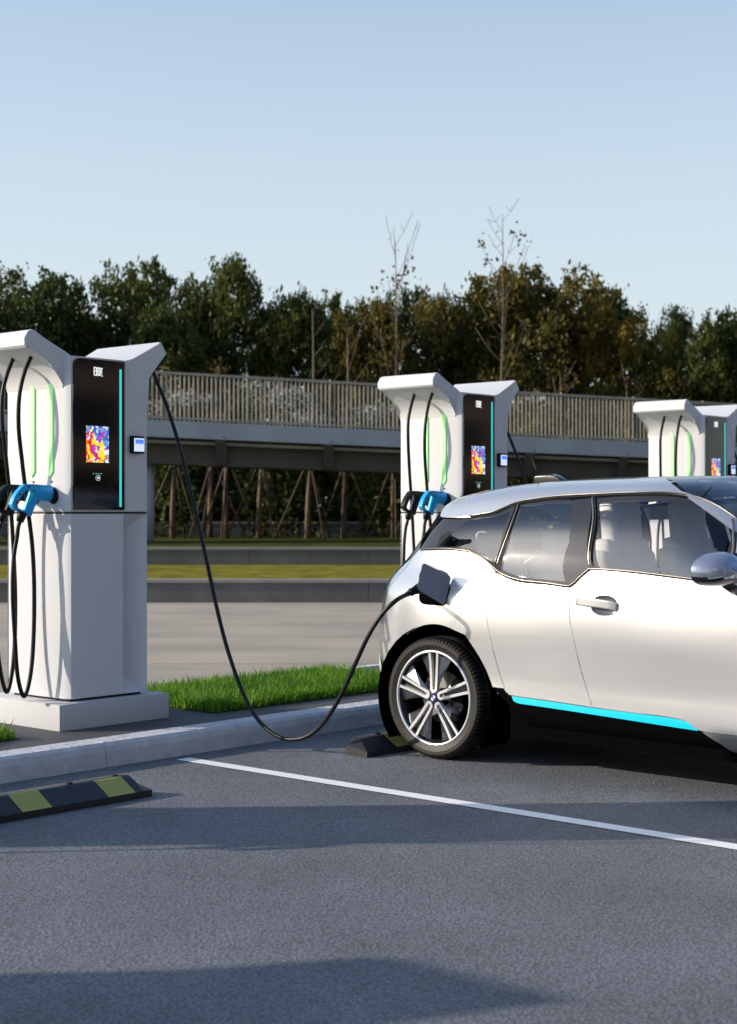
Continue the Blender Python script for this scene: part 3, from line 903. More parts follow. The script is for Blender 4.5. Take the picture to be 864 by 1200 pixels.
def inset(P, g):
    area = .5 * np.sum(P[:, 0] * np.roll(P[:, 1], -1) - np.roll(P[:, 0], -1) * P[:, 1])
    s = 1 if area > 0 else -1
    e = np.roll(P, -1, 0) - P
    nrm = np.stack([-e[:, 1], e[:, 0]], 1) * s
    nrm /= np.maximum(np.linalg.norm(nrm, axis=1, keepdims=True), 1e-9)
    nn = nrm + np.roll(nrm, 1, 0)
    nn /= np.maximum(np.linalg.norm(nn, axis=1, keepdims=True), .3)
    return P + nn * g

def pip(pts, poly):
    c = np.zeros(len(pts), bool)
    x, y = pts[:, 0], pts[:, 1]
    for i in range(len(poly)):
        a, b = poly[i], poly[i - 1]
        if a[1] == b[1]: continue
        k = ((a[1] > y) != (b[1] > y)) & (x < (b[0] - a[0]) * (y - a[1]) / (b[1] - a[1]) + a[0])
        c ^= k
    return c

def panel(name, segs, m, parent, off=0.0, gap=.0, fold=.012, step=.045, sides=(1, -1), join=False, hole=None, uv=None, offfn=None):
    """a body panel: outline traced on the surface, filled with a fine grid lifted onto it, edges folded inwards"""
    P = outline(segs) if uv is None else uv
    if gap: P = inset(P, gap)
    lo, hi = P.min(0), P.max(0)
    gx, gy = np.meshgrid(np.arange(lo[0], hi[0], step), np.arange(lo[1], hi[1], step))
    G = np.stack([gx.ravel(), gy.ravel()], 1)
    G = G[pip(G, P)]
    if len(G):
        d = np.full(len(G), 9.)
        for q in range(0, len(P)): d = np.minimum(d, np.hypot(G[:, 0] - P[q, 0], G[:, 1] - P[q, 1]))
        G = G[d > .013]
        if hole is not None: G = G[~pip(G, inset(hole, -.01))]
    n = len(P)
    vs = [Vector(q) for q in P] + [Vector(q) for q in G]
    edges = [(i, (i + 1) % n) for i in range(n)]
    if hole is not None:
        k0 = len(vs); vs += [Vector(q) for q in hole]; nh = len(hole)
        edges += [(k0 + i, k0 + (i + 1) % nh) for i in range(nh)]
    rv, re, rf, _, _, _ = delaunay_2d_cdt(vs, edges, [list(range(n))], 1, 1e-6)
    if hole is not None:
        Q_ = np.array([[q.x, q.y] for q in rv])
        cen = np.array([Q_[list(f)].mean(0) for f in rf]); ins = pip(cen, hole)
        rf = [f for f, b in zip(rf, ins) if not b]
    A = np.array([[q.x, q.y] for q in rv])
    t, p = A[:, 0] / US, A[:, 1] / VS
    X = body(t, p); N = body_n(t, p)
    o_ = np.full(len(A), off)
    if offfn is not None: o_ = o_ + offfn(X)
    top = X + N * o_[:, None]
    faces = []
    for f in rf:
        p_ = top[list(f[:3])]
        w_ = np.dot(np.cross(p_[1] - p_[0], p_[2] - p_[0]), N[f[0]])
        faces.append(tuple(f) if w_ > 0 else tuple(f)[::-1])
    cnt = {}
    for f in faces:
        for i in range(len(f)):
            k = (f[i], f[(i + 1) % len(f)])
            cnt[k] = 1
    bound = [k for k in cnt if (k[1], k[0]) not in cnt]
    verts = list(top); nrm = list(N)
    if fold:
        mp = {}
        for a, b in bound:
            for q in (a, b):
                if q not in mp:
                    mp[q] = (len(verts), len(verts) + 1)
                    e = N[q] * .35
                    verts.append(top[q]); nrm.append(N[q]); verts.append(top[q] - N[q] * fold); nrm.append(N[q])
            faces.append((b, a, mp[a][1], mp[b][1]))
    verts = np.array(verts); nrm = np.array(nrm)
    obs = []
    if join:
        V = np.vstack([w2(verts, 1), w2(verts, -1)])
        NN = np.vstack([w2(nrm, 1) , w2(nrm, -1)])
        k = len(verts)
        fs = faces + [tuple(i + k for i in f[::-1]) for f in faces]
        NN = NN * 1.0
        fixed = NN.copy(); fixed[:, 1] = NN[:, 1]
        o = mesh(name, V, fs, m, parent, smooth=True, normals=fixed)
        return [o]
    for s in sides:
        V = w2(verts, s); NN = w2(nrm, s)
        fs = faces if s == 1 else [f[::-1] for f in faces]
        o = mesh(name, V, fs, m, parent, smooth=True, normals=NN)
        obs.append(o)
    return obs

def strip(name, pts, m, parent, rad=.005, off=.002, sides=(1, -1), closed=False, smooth=True):
    "thin moulding that follows the surface"
    c = [np.array(topt(p)) for p in pts]
    if smooth and len(c) > 2: c = spline(c, 8, closed)
    c = np.array(c)
    if closed: c = np.vstack([c, c[:1]])
    X = body(c[:, 0], c[:, 1]) + body_n(c[:, 0], c[:, 1]) * off
    out = []
    for s in sides:
        V, F = tube_data([Vector(q) for q in w2(X, s)], rad, 6)
        out.append(mesh(name, V, F, m, parent, smooth=True))
    return out

M['pearl'] = mat('pearl_white_paint', (.73, .725, .71), .24, metal=.58, spec=.5, coat=1.0, coat_rough=.02)
M['carblack'] = mat('gloss_black_panel', (.008, .008, .009), .18, coat=.6)
M['sillblack'] = mat('satin_black_plastic', (.0035, .0035, .004), .7, spec=.0)
M['grey_trim'] = mat('grey_lower_trim', (.22, .225, .23), .4, metal=.3)
M['champagne'] = mat('satin_trim_line', (.36, .32, .27), .32, metal=.85)
M['accent'] = mat('bright_cyan_trim', (.0, .62, .80), .35, spec=.5)
M['frit'] = mat('window_black_edge', (.034, .035, .038), .06, spec=.5)
M['well'] = mat('wheel_well_black', (.003, .003, .003), .9, spec=.0)
M['seat'] = mat('light_grey_upholstery', (.80, .80, .80), .8, noise=(20, .05))
M['inside'] = mat('dark_cabin_lining', (.50, .50, .50), .8)
M['headliner'] = mat('pale_headliner', (.65, .65, .65), .9)
M['flap'] = mat('charge_flap_shade_tone', (.20, .23, .30), .35, spec=.4)  # shade on the open flap is put into this dark blue-grey
M['tyre'] = mat('tyre_rubber', (.014, .0115, .009), .55, spec=.4, bump=(35, .25, .003))
M['alloy'] = mat('machined_alloy', (.86, .86, .86), .28, metal=.65)
M['blade'] = mat('dark_wheel_blade', (.42, .43, .46), .2, metal=.8)
M['alloy_in'] = mat('inner_wheel_metal', (.10, .10, .11), .4, metal=.9)
M['brake'] = mat('brake_disc', (.35, .34, .33), .35, metal=.9)
M['chrome'] = mat('mirror_indicator_chrome', (.6, .65, .72), .12, metal=.9)

def glass_mat(name, tint, refl=1.0, base=.06, rough=.012):
    m = bpy.data.materials.new(name); m.use_nodes = True
    n = m.node_tree.nodes; l = m.node_tree.links; n.clear()
    out = n.new('ShaderNodeOutputMaterial'); tr = n.new('ShaderNodeBsdfTransparent'); gl = n.new('ShaderNodeBsdfGlossy'); mx = n.new('ShaderNodeMixShader')
    fr = n.new('ShaderNodeFresnel'); fr.inputs['IOR'].default_value = 1.52
    tr.inputs[0].default_value = (*tint, 1); gl.inputs['Roughness'].default_value = rough; gl.inputs[0].default_value = (.95, .97, 1, 1)
    a = n.new('ShaderNodeMath'); a.operation = 'MULTIPLY_ADD'; a.inputs[1].default_value = refl; a.inputs[2].default_value = base; a.use_clamp = True
    l.new(fr.outputs[0], a.inputs[0]); l.new(a.outputs[0], mx.inputs[0]); l.new(tr.outputs[0], mx.inputs[1]); l.new(gl.outputs[0], mx.inputs[2]); l.new(mx.outputs[0], out.inputs[0])
    return m
M['glass'] = glass_mat('tinted_glass', (1, 1, 1), .8, .022)
M['glass_dark'] = glass_mat('dark_tinted_glass', (.94, .95, .95), 1.0, .07, .05)
M['glass_quarter'] = glass_mat('quarter_window_glass', (.50, .52, .54), .9, .05)

car = empty('parked_car', (XC, YC, 0), 'pearl white hatchback plugged in at the rear, with black lower sill and cyan strip', 'car')

PH = phi_z
# --- flank panels (pixel outlines read off the photograph, given the surface's own depth)
ARCH = [(454, 787), (458.4, 770), (472.5, 747), (492.4, 734.5), (512, 732), (532, 738.6), (552, 755), (566, 778), (577.4, 805.5)]
REARSEAM = [(594, 812.5), (585, 787), (574.6, 747), (570.8, 719), (571, 687), (580.5, 671)]
MIDSEAM = [(694.6, 829.3), (687.5, 807), (680.5, 783), (671.5, 744), (667.8, 720), (666.8, 700), (667.5, 689)]
BELT_Q = [(580.5, 669), (568, 657.5), (550, 647.5), (530, 644), (512, 643.5), (492, 643.5)]
T_REAR = .36
# rear quarter panel wraps round to the tail
panel('rear_quarter_panel', [BELT_Q, [('s', T_REAR + .12, PH(1.03)), ('s', T_REAR, PH(.95)), ('s', T_REAR - .02, PH(.75)), ('s', T_REAR, PH(.56))],
                       [('s', .52, PH(.535)), (454, 787)], ARCH[1:], [(590, 807)], REARSEAM], M['pearl'], car, gap=.0025)
# rear door: top edge follows the window line down to the step up at the front door
SILLR = [(595, 812.8), (600, 815.4), (640, 821), (694.6, 829.3)]
panel('rear_door', [SILLR[:-1], MIDSEAM, [(640, 685), (612, 682.5), (596, 678), (586, 672.8)], REARSEAM[::-1]], M['pearl'], car, gap=.0025)
# front door
FD_TOP = [(667.5, 688), (674, 684.5), (683, 675), (690, 669), (697, 667.8), (740, 671.5), (800, 678.8), (864, 687)]
tB = uvpx(864, 687)
CUP = outline([[(692, 709), (695, 702), (703, 697.8), (715, 698.2), (722, 703), (723.8, 711), (722, 718), (715, 721.2), (702, 720.8), (694, 715.5), (692, 709)]])
panel('front_door', [[(696, 829.5), (740, 835.5), (777, 839.8), (803.5, 845.7), (821.6, 857), (864, 862.8)], [('s', 1.90, PH(.44))], [('s', 1.99, PH(.60)), ('s', 1.985, PH(.80)), ('s', 2.0, PH(.94))],
                     [(864, 687)], FD_TOP[::-1][1:-1], MIDSEAM[::-1]], M['pearl'], car, gap=.0025, hole=CUP, fold=.010)
# roof rail: silver-white arch over the windows
RAIL_LO = [(516.5, 605.3), (535, 606), (550, 605), (576.5, 600.6), (590, 595.3), (608, 588.2), (630, 584.4), (660, 581.2), (700, 579.3), (740, 577.6), (783, 577.6), (809, 581), (823, 584.8), (840.5, 593), (864, 608.5)]
pr = .845
panel('roof_rail', [RAIL_LO[:-3], [(826, 585.6)], [('s', 1.93, pr)], [('s', 1.7, pr), ('s', 1.3, pr), ('s', 1.0, pr), ('s', .8, pr - .0), ('s', .62, pr - .02), ('s', .5, pr - .05)]], M['pearl'], car, gap=.002, off=.004)
panel('windscreen_pillar', [[(827.5, 586.5), (840.5, 593), (864, 608.5)], [('s', 2.30, PH(1.22)), ('s', 2.45, PH(1.12)), ('s', 2.47, PH(1.06))], [('s', 2.56, PH(1.06)), ('s', 2.48, PH(1.2)), ('s', 2.35, PH(1.42)), ('s', 2.19, pr), ('s', 1.94, pr)]], M['pearl'], car, gap=.002, off=.004)
# roof skin and dark roof
panel('roof', [[('s', .0, 1.0), ('s', .0, pr - .02), ('s', .45, pr - .04), ('s', .62, pr - .015), ('s', .8, pr + .003), ('s', 1.0, pr + .003), ('s', 1.5, pr + .003), ('s', 2.2, pr + .003), ('s', 2.36, PH(1.42)), ('s', 2.46, PH(1.36))], [('s', 2.46, 1.0)]],
      M['carblack'], car, gap=0, fold=0, join=True, step=.06)
panel('headliner', [[('s', .3, 1.0), ('s', .3, pr - .02), ('s', .6, pr - .05), ('s', 1.0, pr - .04), ('s', 1.5, pr - .04), ('s', 2.0, pr - .03), ('s', 2.2, pr - .02)], [('s', 2.4, .93), ('s', 2.46, 1.0)]],
      M['headliner'], car, off=-.035, fold=0, join=True, step=.08)
# tail: dark glass hatch, light bar level and black bumper skirt
panel('tailgate_glass', [[('s', 0, PH(1.06)), ('s', T_REAR + .09, PH(1.06))], [(492, 643.5)], [('s', .50, PH(1.40)), ('s', .45, pr - .045)], [('s', 0, pr - .045)]], M['carblack'], car, join=True, fold=0, off=.001)
panel('tailgate', [[('s', 0, PH(.60)), ('s', T_REAR - .02, PH(.60))], [('s', T_REAR - .025, PH(.75)), ('s', T_REAR - .01, PH(.95)), ('s', T_REAR + .08, PH(1.055))], [('s', 0, PH(1.055))]], M['carblack'], car, join=True, fold=0, off=-.002)
panel('rear_bumper', [[('s', 0, PH(.20)), ('s', .55, PH(.20)), ('s', .60, PH(.26))], [('s', .575, PH(.45)), ('s', .545, PH(.53))], [('s', T_REAR + .02, PH(.555)), ('s', T_REAR - .02, PH(.595)), ('s', 0, PH(.595))]], M['carblack'], car, join=True, fold=0, off=-.001)
# black sill below the doors, cyan strip proud of it
panel('side_sill', [[(577.4, 806.5), (590, 808), (600, 816.5), (640, 822), (694.6, 830.5), (777, 841), (803.5, 847), (821.6, 858.3)], [('s', 1.98, PH(.40))], [('s', 1.98, .0), ('s', 1.16, .0)], [('s', 1.17, PH(.28))]],
      M['sillblack'], car, off=-.012, fold=.02)
panel('cyan_strip', [[(599.9, 816.1), (640, 821.8), (694.6, 830), (777, 840.6), (800, 845.5), (811, 851), (817.5, 856.4)], [(790, 852.2), (678.6, 834.8), (620, 826.1), (608, 824.2), (602, 821.5)]], M['accent'], car, off=.001, fold=.02)
panel('front_lower_trim', [[(823, 858.8), (864, 864)], [('s', 1.89, PH(.43))], [('s', 1.90, PH(.30))], [(864, 884), (845, 873)]], M['grey_trim'], car, off=-.004)
# front wing, bonnet, bumper, windscreen (beyond the frame's edge)
def arch_s(ac, r, n=10):
    out = []
    for k in range(n + 1):
        th = math.pi * k / n
        a = ac - r * math.cos(th); z = .35 + r * math.sin(th) * 1.0
        z = max(z, .30)
        z0 = z
        # find t for this a at this height
        ts = np.linspace(1, 3, 400); A = body(ts, np.full(400, PH(z0)))[:, 1]
        out.append(('s', float(np.interp(a, A, ts)), PH(z0)))
    return out
FA = arch_s(2.57, .375)
panel('front_wing', [FA, [('s', 2.62, PH(.34)), ('s', 2.66, PH(.6)), ('s', 2.66, PH(.9))], [('s', 2.52, PH(1.02)), ('s', 2.3, PH(1.03))], [('s', 2.015, PH(.96)), ('s', 2.0, PH(.80)), ('s', 2.0, PH(.60)), ('s', 1.92, PH(.44))]], M['pearl'], car, gap=.0025)
panel('bonnet', [[('s', 3.0, PH(.84)), ('s', 2.8, PH(.86)), ('s', 2.67, PH(.91)), ('s', 2.53, PH(1.025)), ('s', 2.5, PH(1.06))], [('s', 3.0, PH(1.06))]], M['carblack'], car, join=True, fold=0)
panel('front_bumper', [[('s', 3.0, PH(.24)), ('s', 2.66, PH(.24)), ('s', 2.64, PH(.34)), ('s', 2.67, PH(.6)), ('s', 2.67, PH(.9)), ('s', 2.8, PH(.855))], [('s', 3.0, PH(.835))]], M['pearl'], car, join=True, fold=0)
panel('windscreen', [[('s', 3.0, PH(1.065)), ('s', 2.57, PH(1.065)), ('s', 2.50, PH(1.2)), ('s', 2.465, PH(1.36)), ('s', 2.465, 1.0)], [('s', 3.0, 1.0)]], M['glass_dark'], car, join=True, fold=0)

# --- windows
panel('door_glass', [[(699.5, 584.5), (740, 581.8), (783, 581.8), (807, 586), (822, 590.5), (838, 599), (854, 610)], [(856.5, 613), (856.5, 683)], [(806, 677), (771, 672.7), (698.5, 665.8)]], M['glass'], car, off=-.010, fold=.004)
panel('window_surround', [[(697, 583), (740, 580.2), (783, 580.2), (809, 584), (823, 588), (840, 596.5), (858, 609)], [(858.5, 610), (854, 611.0)], [(838, 600.5), (822, 593.5), (807, 589.5), (783, 586), (740, 586), (701.5, 588.5)], [(701.5, 664.8)], [(697.2, 666)]], M['frit'], car, off=-.006, fold=.006)
panel('rear_door_glass', [[(612.8, 592.8), (640, 590), (668, 588.6)], [(670.8, 590), (667, 635), (662, 681)], [(640, 679), (612.8, 675.8), (596, 671), (588.5, 667)], [(596, 637), (609.5, 597.5)]], M['glass_dark'], car, off=-.004, fold=.004)
# black surround and pillar of the rear door as a ring: four strips
panel('pillar_cover', [[(670.8, 589), (669, 586), (693.5, 583.2)], [(692.6, 665.5)], [(690, 667.5), (683, 673), (676, 680.5), (668, 684.6)], [(662, 682.5)], [(667, 635)]], M['frit'], car, off=-.003, fold=.006)
panel('window_surround', [[(608, 591.4), (640, 586.6), (668, 584.8)], [(670.5, 588.3)], [(640, 589.8), (613, 592.6), (610, 596)], [(596.2, 637), (588.4, 667.2)], [(596, 671.2), (612.8, 676.2), (640, 679.4), (661.8, 681.4)], [(664.5, 684.2)], [(640, 682.2), (612, 679.8), (596, 675.4), (586.2, 669.8)], [(593, 641)]], M['frit'], car, off=-.0035, fold=.006)
QG = [[(552, 608), (578, 604.5), (597.5, 597.5)], [(600.5, 599)], [(585, 648), (578, 656.5)], [(566, 650), (550, 643.5), (530, 640.5), (512, 640)], [(532, 622)]]
panel('quarter_glass', QG, M['glass_quarter'], car, off=-.004, fold=.004)
panel('quarter_surround', [[(519, 607.5), (535, 608), (552, 606.6), (578, 602.6), (592, 597), (606, 590.8)], [(603, 600), (581.5, 661)], [(577.6, 658), (566, 651.8), (550, 644.9), (530, 641.9), (511, 641.5)], [(532, 622)], [(551, 609.2), (578, 605.6), (596.5, 598.8)], [(584, 647)], [(578, 655)], [(566, 649)], [(550, 642.7), (530, 639.6), (508, 639.5)], [(503, 642)], [(492, 642)], [(506, 622)]][:1] +
      [[(603, 600), (581.5, 661)], [(577.6, 658)], [(584.5, 648)], [(597.8, 598.5)], [(578, 604.8), (552, 608.3)], [(532, 622.2)], [(512.5, 640.2)], [(530, 640.7), (550, 643.7), (566, 650.2), (577.8, 656.6)], [(577, 658.6)], [(566, 652.8), (550, 645.6), (530, 642.9), (512, 642.6), (492, 642.6)], [(506, 622)]], M['frit'], car, off=-.0035, fold=.006)
# mouldings
strip('window_moulding', RAIL_LO[2:], M['champagne'], car, rad=.0036, off=.0045)
strip('window_moulding', [(x, y + 1.6) for x, y in RAIL_LO[1:]], M['gap'], car, rad=.003, off=.001)
strip('window_moulding', [(493, 643.6), (512, 642.8), (530, 643.2), (550, 646.2), (567, 655), (580.5, 666.5), (587, 671.5), (600, 677), (616, 680.6), (640, 683), (664, 686.2), (671, 684.2), (680, 676), (688.5, 668.8), (696, 666.4), (740, 669.6), (800, 676.8), (858, 684)], M['champagne'], car, rad=.0036, off=.0035)
strip('shoulder_shadow_gap', [(493, 644.8), (512, 644.2), (530, 644.6), (550, 647.6), (567, 656.4), (580, 667.8), (587, 673), (600, 678.4), (616, 682), (640, 684.4), (665, 687.7), (672.5, 685.4), (681, 677.4), (690, 669.8), (698, 668), (740, 671.2), (800, 678.4), (858, 685.6)], M['gap'], car, rad=.0030, off=.0005)
strip('pillar_moulding', [(608.4, 590), (597, 622), (582.5, 664)], M['champagne'], car, rad=.0055, off=.003)
strip('pillar_moulding', [(604.5, 593), (593, 625), (580.5, 662)], M['gap'], car, rad=.004, off=.001)
strip('pillar_moulding', [(694.8, 582.5), (694.2, 620), (693.4, 666)], M['champagne'], car, rad=.0055, off=.003)
strip('pillar_moulding', [(697.2, 582.5), (696.8, 620), (696, 666)], M['gap'], car, rad=.004, off=.001)
strip('pillar_moulding', [(858.3, 609), (858.6, 650), (858.9, 684)], M['champagne'], car, rad=.0075, off=.003)
panel('mirror_triangle', [[(861, 611), (884, 625)], [('s', 2.1, PH(1.06))], [(884, 688), (861, 686)]], M['frit'], car, off=-.003)
# roof seam on the rail
strip('rail_seam', [(821.5, 585), (828, 577.5), (834.5, 571)], M['gap'], car, rad=.0022, off=.0035)

# --- inside of the shell: wheel wells, floor, cabin
def cx_box(name, x0, x1, a0, a1, z0, z1, m, parent=car, bevel=0):
    return box(name, -x1, -x0, -a1, -a0, z0, z1, m, parent, bevel)
def wheel_well(ac, s, r):
    V, F = [], []
    n = 24
    for k in range(n + 1):
        th = R(-38) + (math.pi + R(76)) * k / n
        for x in (.865 if ac > 1 else .862, .60):
            V.append((-s * x, -(ac + r * math.cos(th)), .35 + r * math.sin(th)))
    for k in range(n): F.append((2 * k, 2 * k + 1, 2 * k + 3, 2 * k + 2))
    F.append(tuple(2 * k + 1 for k in range(n + 1)))
    return mesh('wheel_well', V, F, M['well'], car)
for ac, r in ((0, .415), (2.57, .41)):
    for s in (1, -1): wheel_well(ac, s, r)
cx_box('underbody', -.58, .58, -.55, 3.0, .17, .42, M['well'])
for s in (-1, 1): cx_box('underbody', min(s * .58, s * .80), max(s * .58, s * .80), .50, 2.08, .175, .40, M['well'])
cx_box('cabin_floor', -.80, .80, .40, 2.10, .40, .44, M['inside'])
cx_box('rear_bench_base', -.60, .60, -.50, .40, .44, .80, M['inside'])
cx_box('load_cover', -.62, .62, -.50, -.10, .93, .95, M['inside'])
for s in (-1, 1):
    cx_box('door_lining', min(s * .77, s * .80), max(s * .77, s * .80), .45, 2.05, .44, .95, M['inside'])
cx_box('dashboard', -.70, .70, 1.90, 2.30, .70, 1.02, M['inside'], bevel=.05)
def seat(name, x, a, w_, ztop, lean, hw, hh, parent=car):
    t_ = name
    bm = bmesh.new()
    def slab(x0, x1, za, zb, th, la, lb, bev):
        vs = []
        for (xx, zz, aa) in ((x0, za, la), (x1, za, la), (x1, zb, lb), (x0, zb, lb)):
            vs.append((xx, zz, aa))
        P = [bm.verts.new((-xx, -(a - aa), zz)) for xx, zz, aa in vs] + [bm.verts.new((-xx, -(a - aa - th), zz)) for xx, zz, aa in vs]
        fs = [bm.faces.new([P[i] for i in q]) for q in ((0,1,2,3),(7,6,5,4),(0,4,5,1),(1,5,6,2),(2,6,7,3),(3,7,4,0))]
        bmesh.ops.bevel(bm, geom=list({e for f in fs for e in f.edges}), offset=bev, segments=4, affect='EDGES', profile=.6)
    sh = ztop - hh
    slab(x - w_ / 2, x + w_ / 2, .55, sh - .02, .14, 0, lean, .06)
    slab(x - w_ / 2 + .05, x + w_ / 2 - .05, sh - .16, sh + .04, .12, lean * .8, lean * 1.05, .055)
    slab(x - hw / 2, x + hw / 2, sh - .02, ztop, .10, lean, lean * 1.15, .045)
    slab(x - w_ / 2, x + w_ / 2, .50, .66, -.50 + .0, 0, 0, .05)
    o = bm_obj(name, bm, M['seat'], parent, smooth=True)
    return o
for s in (1, -1): seat('front_seat', .36 * s, 1.16, .54, 1.475, .16, .31, .25)
for s in (1, -1): seat('rear_seat', .33 * s, .22, .52, 1.30, .12, .27, .16)
# belts by the far pillar
tube('seat_belt', [(-(-.70), -.78, 1.45), (-(-.66), -.85, 1.2), (-(-.60), -.95, .8)], .016, M['seat'], car, 6)

# --- wheels
def make_wheel(front=False):
    wt = empty('wheel', (0, 0, 0)); wt.name = 'wheel'
    RO, RI, W_ = .350, .273, .16
    # tyre: outer face towards -y (local); tread blocks cut by lateral grooves
    prof = [(RI - .012, .02), (RI, .004), (RI + .012, .000), (RI + .030, -.006), (.322, -.006), (.336, .004), (.345, .020), (.3495, .034),
            (.350, .060), (.346, .063), (.346, .069), (.350, .072), (.350, .096), (.346, .099), (.346, .105), (.350, .108), (.3495, .130), (.345, .145), (.332, .158), (.30, .164), (RI, .160)]
    seg = 360
    V, F = [], []
    n = len(prof)
    for k in range(seg):
        a = 2 * math.pi * k / seg
        groove = (k % 4 == 0)
        for i, (r, y) in enumerate(prof):
            if groove and 5 <= i <= 8: r -= .0075
            if groove and 14 <= i <= 18: r -= .006
            V.append((r * math.cos(a), y, r * math.sin(a)))
    for k in range(seg):
        for i in range(n - 1):
            F.append((k * n + i, k * n + i + 1, ((k + 1) % seg) * n + i + 1, ((k + 1) % seg) * n + i))
    ty = mesh('tyre', V, F, M['tyre'], wt, smooth=False)
    # rim barrel + bright outer ring
    V, F = lathe_data([(RI + .001, .008), (RI - .004, -.001), (RI - .013, .000), (RI - .016, .010)], 96)
    rim = mesh('rim', V, F, M['alloy'], wt, smooth=True)
    V, F = lathe_data([(RI - .016, .008), (RI - .028, .040), (RI - .034, .15), (RI - .01, .158)], 72)
    mesh('rim_barrel', V, F, M['alloy_in'], rim, smooth=True)
    # twin spokes
    bmS, bmB = bmesh.new(), bmesh.new()
    bmK = bmesh.new()
    def place(bm, pts, faces, ang):
        ca, sa = math.cos(ang), math.sin(ang)
        vs = [bm.verts.new((x * ca - z * sa, y, x * sa + z * ca)) for x, y, z in pts]
        for f in faces: bm.faces.new([vs[i] for i in f])
    for k in range(5):
        ang = R(90 + 72 * k)
        # U-shaped pair of bars: centreline then thickened
        cl = [(RI - .008, .0300)] + [(.200, .0245), (.12, .0195), (.068, .0175)]
        arc = [(.055 - .0165 * math.sin(R(q)), .0175 * math.cos(R(q))) for q in (15, 40, 65, 90)]
        half = cl + arc
        path = half + [(x, -z) for x, z in half[::-1][1:]]
        w_ = .0078
        L_, R_ = [], []
        for i, (x, z) in enumerate(path):
            x0, z0 = path[max(i - 1, 0)]; x1, z1 = path[min(i + 1, len(path) - 1)]
            d = math.hypot(x1 - x0, z1 - z0); nx, nz = -(z1 - z0) / d, (x1 - x0) / d
            L_.append((x + nx * w_, z + nz * w_)); R_.append((x - nx * w_, z - nz * w_))
        yf = lambda x: .004 + .010 * (1 - x / RI) * 0 + .006 * math.sin(math.pi * min(1, max(0, x / RI)))
        pts = []
        for (a_, b_) in zip(L_, R_):
            pts += [(a_[0], yf(a_[0]), a_[1]), (b_[0], yf(b_[0]), b_[1]), (a_[0], yf(a_[0]) + .022, a_[1]), (b_[0], yf(b_[0]) + .022, b_[1])]
        fs = []
        for i in range(len(path) - 1):
            a_ = 4 * i; b_ = a_ + 4
            fs += [(a_, a_ + 1, b_ + 1, b_), (a_, b_, b_ + 2, a_ + 2), (a_ + 1, a_ + 3, b_ + 3, b_ + 1)]
        place(bmS, pts, fs, ang)
        # slanted blades on both sides of the pair
        for s in (1, -1):
            b = [(RI - .032, .020, s * .040), (RI - .046, .036, s * .112), (.205, .036, s * .098), (.115, .030, s * .046), (.050, .018, s * .026), (.12, .014, s * .029)]
            if s < 0: pass
            place(bmB, b, [(0, 1, 2, 5), (5, 2, 3, 4)], ang)
        # dark backing between the two bars
        place(bmK, [(RI - .02, .030, .028), (RI - .02, .030, -.028), (.06, .030, -.016), (.06, .030, .016)], [(0, 1, 2, 3)], ang)
    bm_obj('spoke_bars', bmS, M['alloy'], rim, auto=40)
    bmesh.ops.solidify(bmB, geom=bmB.faces[:], thickness=.006)
    bm_obj('spoke_blades', bmB, M['blade'], rim)
    bm_obj('spoke_backing', bmK, M['carblack'], rim)
    V, F = lathe_data([(0, .012), (.042, .014), (.048, .022), (.05, .05)], 36)
    mesh('hub', V, F, M['alloy_in'], rim, smooth=True)
    # lug nuts in the ends of the twin spokes
    for k in range(5):
        a = R(90 + 72 * k); V, F = lathe_data([(0, .020), (.010, .020), (.012, .024), (.012, .04)], 12)
        mesh('wheel_bolt', [(q[0] + .062 * math.cos(a), q[1], q[2] + .062 * math.sin(a)) for q in V], F, M['brake'], rim)
    # hub badge: dark ring, blue and white quarters
    hb = lathe_data([(0, .0045), (.0255, .0045), (.0275, .0065), (.0285, .015)], 40)
    bd = mesh('hub_badge', hb[0], hb[1], M['badge_dark'], rim, smooth=False)
    for q in range(4):
        n_ = 8
        vs = [(0, .0035, 0)] + [(.0165 * math.cos(R(90 * q + 90 * i / n_)), .0035, .0165 * math.sin(R(90 * q + 90 * i / n_))) for i in range(n_ + 1)]
        mesh('badge_quarter', vs, [(0, i + 1, i + 2) for i in range(n_)], M['badge_white'] if q in (0, 2) else M['badge_blue'], bd)
    V, F = lathe_data([(.05, .095), (.150, .095), (.150, .105)], 48); mesh('brake_disc', V, F, M['brake'], wt, smooth=False)
    bm = bmesh.new(); add_box(bm, .07, .165, .07, .12, -.055, .055, .012); bm_obj('brake_caliper', bm, M['alloy_in'], wt, auto=40)
    V, F = lathe_data([(0, .14), (RI - .03, .14)], 48); mesh('wheel_back', V, F, M['well'], wt)
    return wt
M['badge_dark'] = mat('badge_ring', (.02, .015, .06), .2, coat=1)
M['badge_blue'] = mat('badge_blue', (.08, .05, .5), .2, coat=1)
M['badge_white'] = mat('badge_white', (.8, .8, .8), .2, coat=1)
wh = make_wheel()
# the wheel's local -y is its outer face; near flank faces world -X: rotate so that -y -> -x
for i, (ac, s) in enumerate(((0, 1), (2.57, 1), (0, -1), (2.57, -1))):
    q = wh if i == 0 else copy_tree(wh)
    q.parent = car
    q.location = (-s * .862, -ac, .350)
    q.rotation_euler = (0, 0, R(-90) if s == 1 else R(90))
    
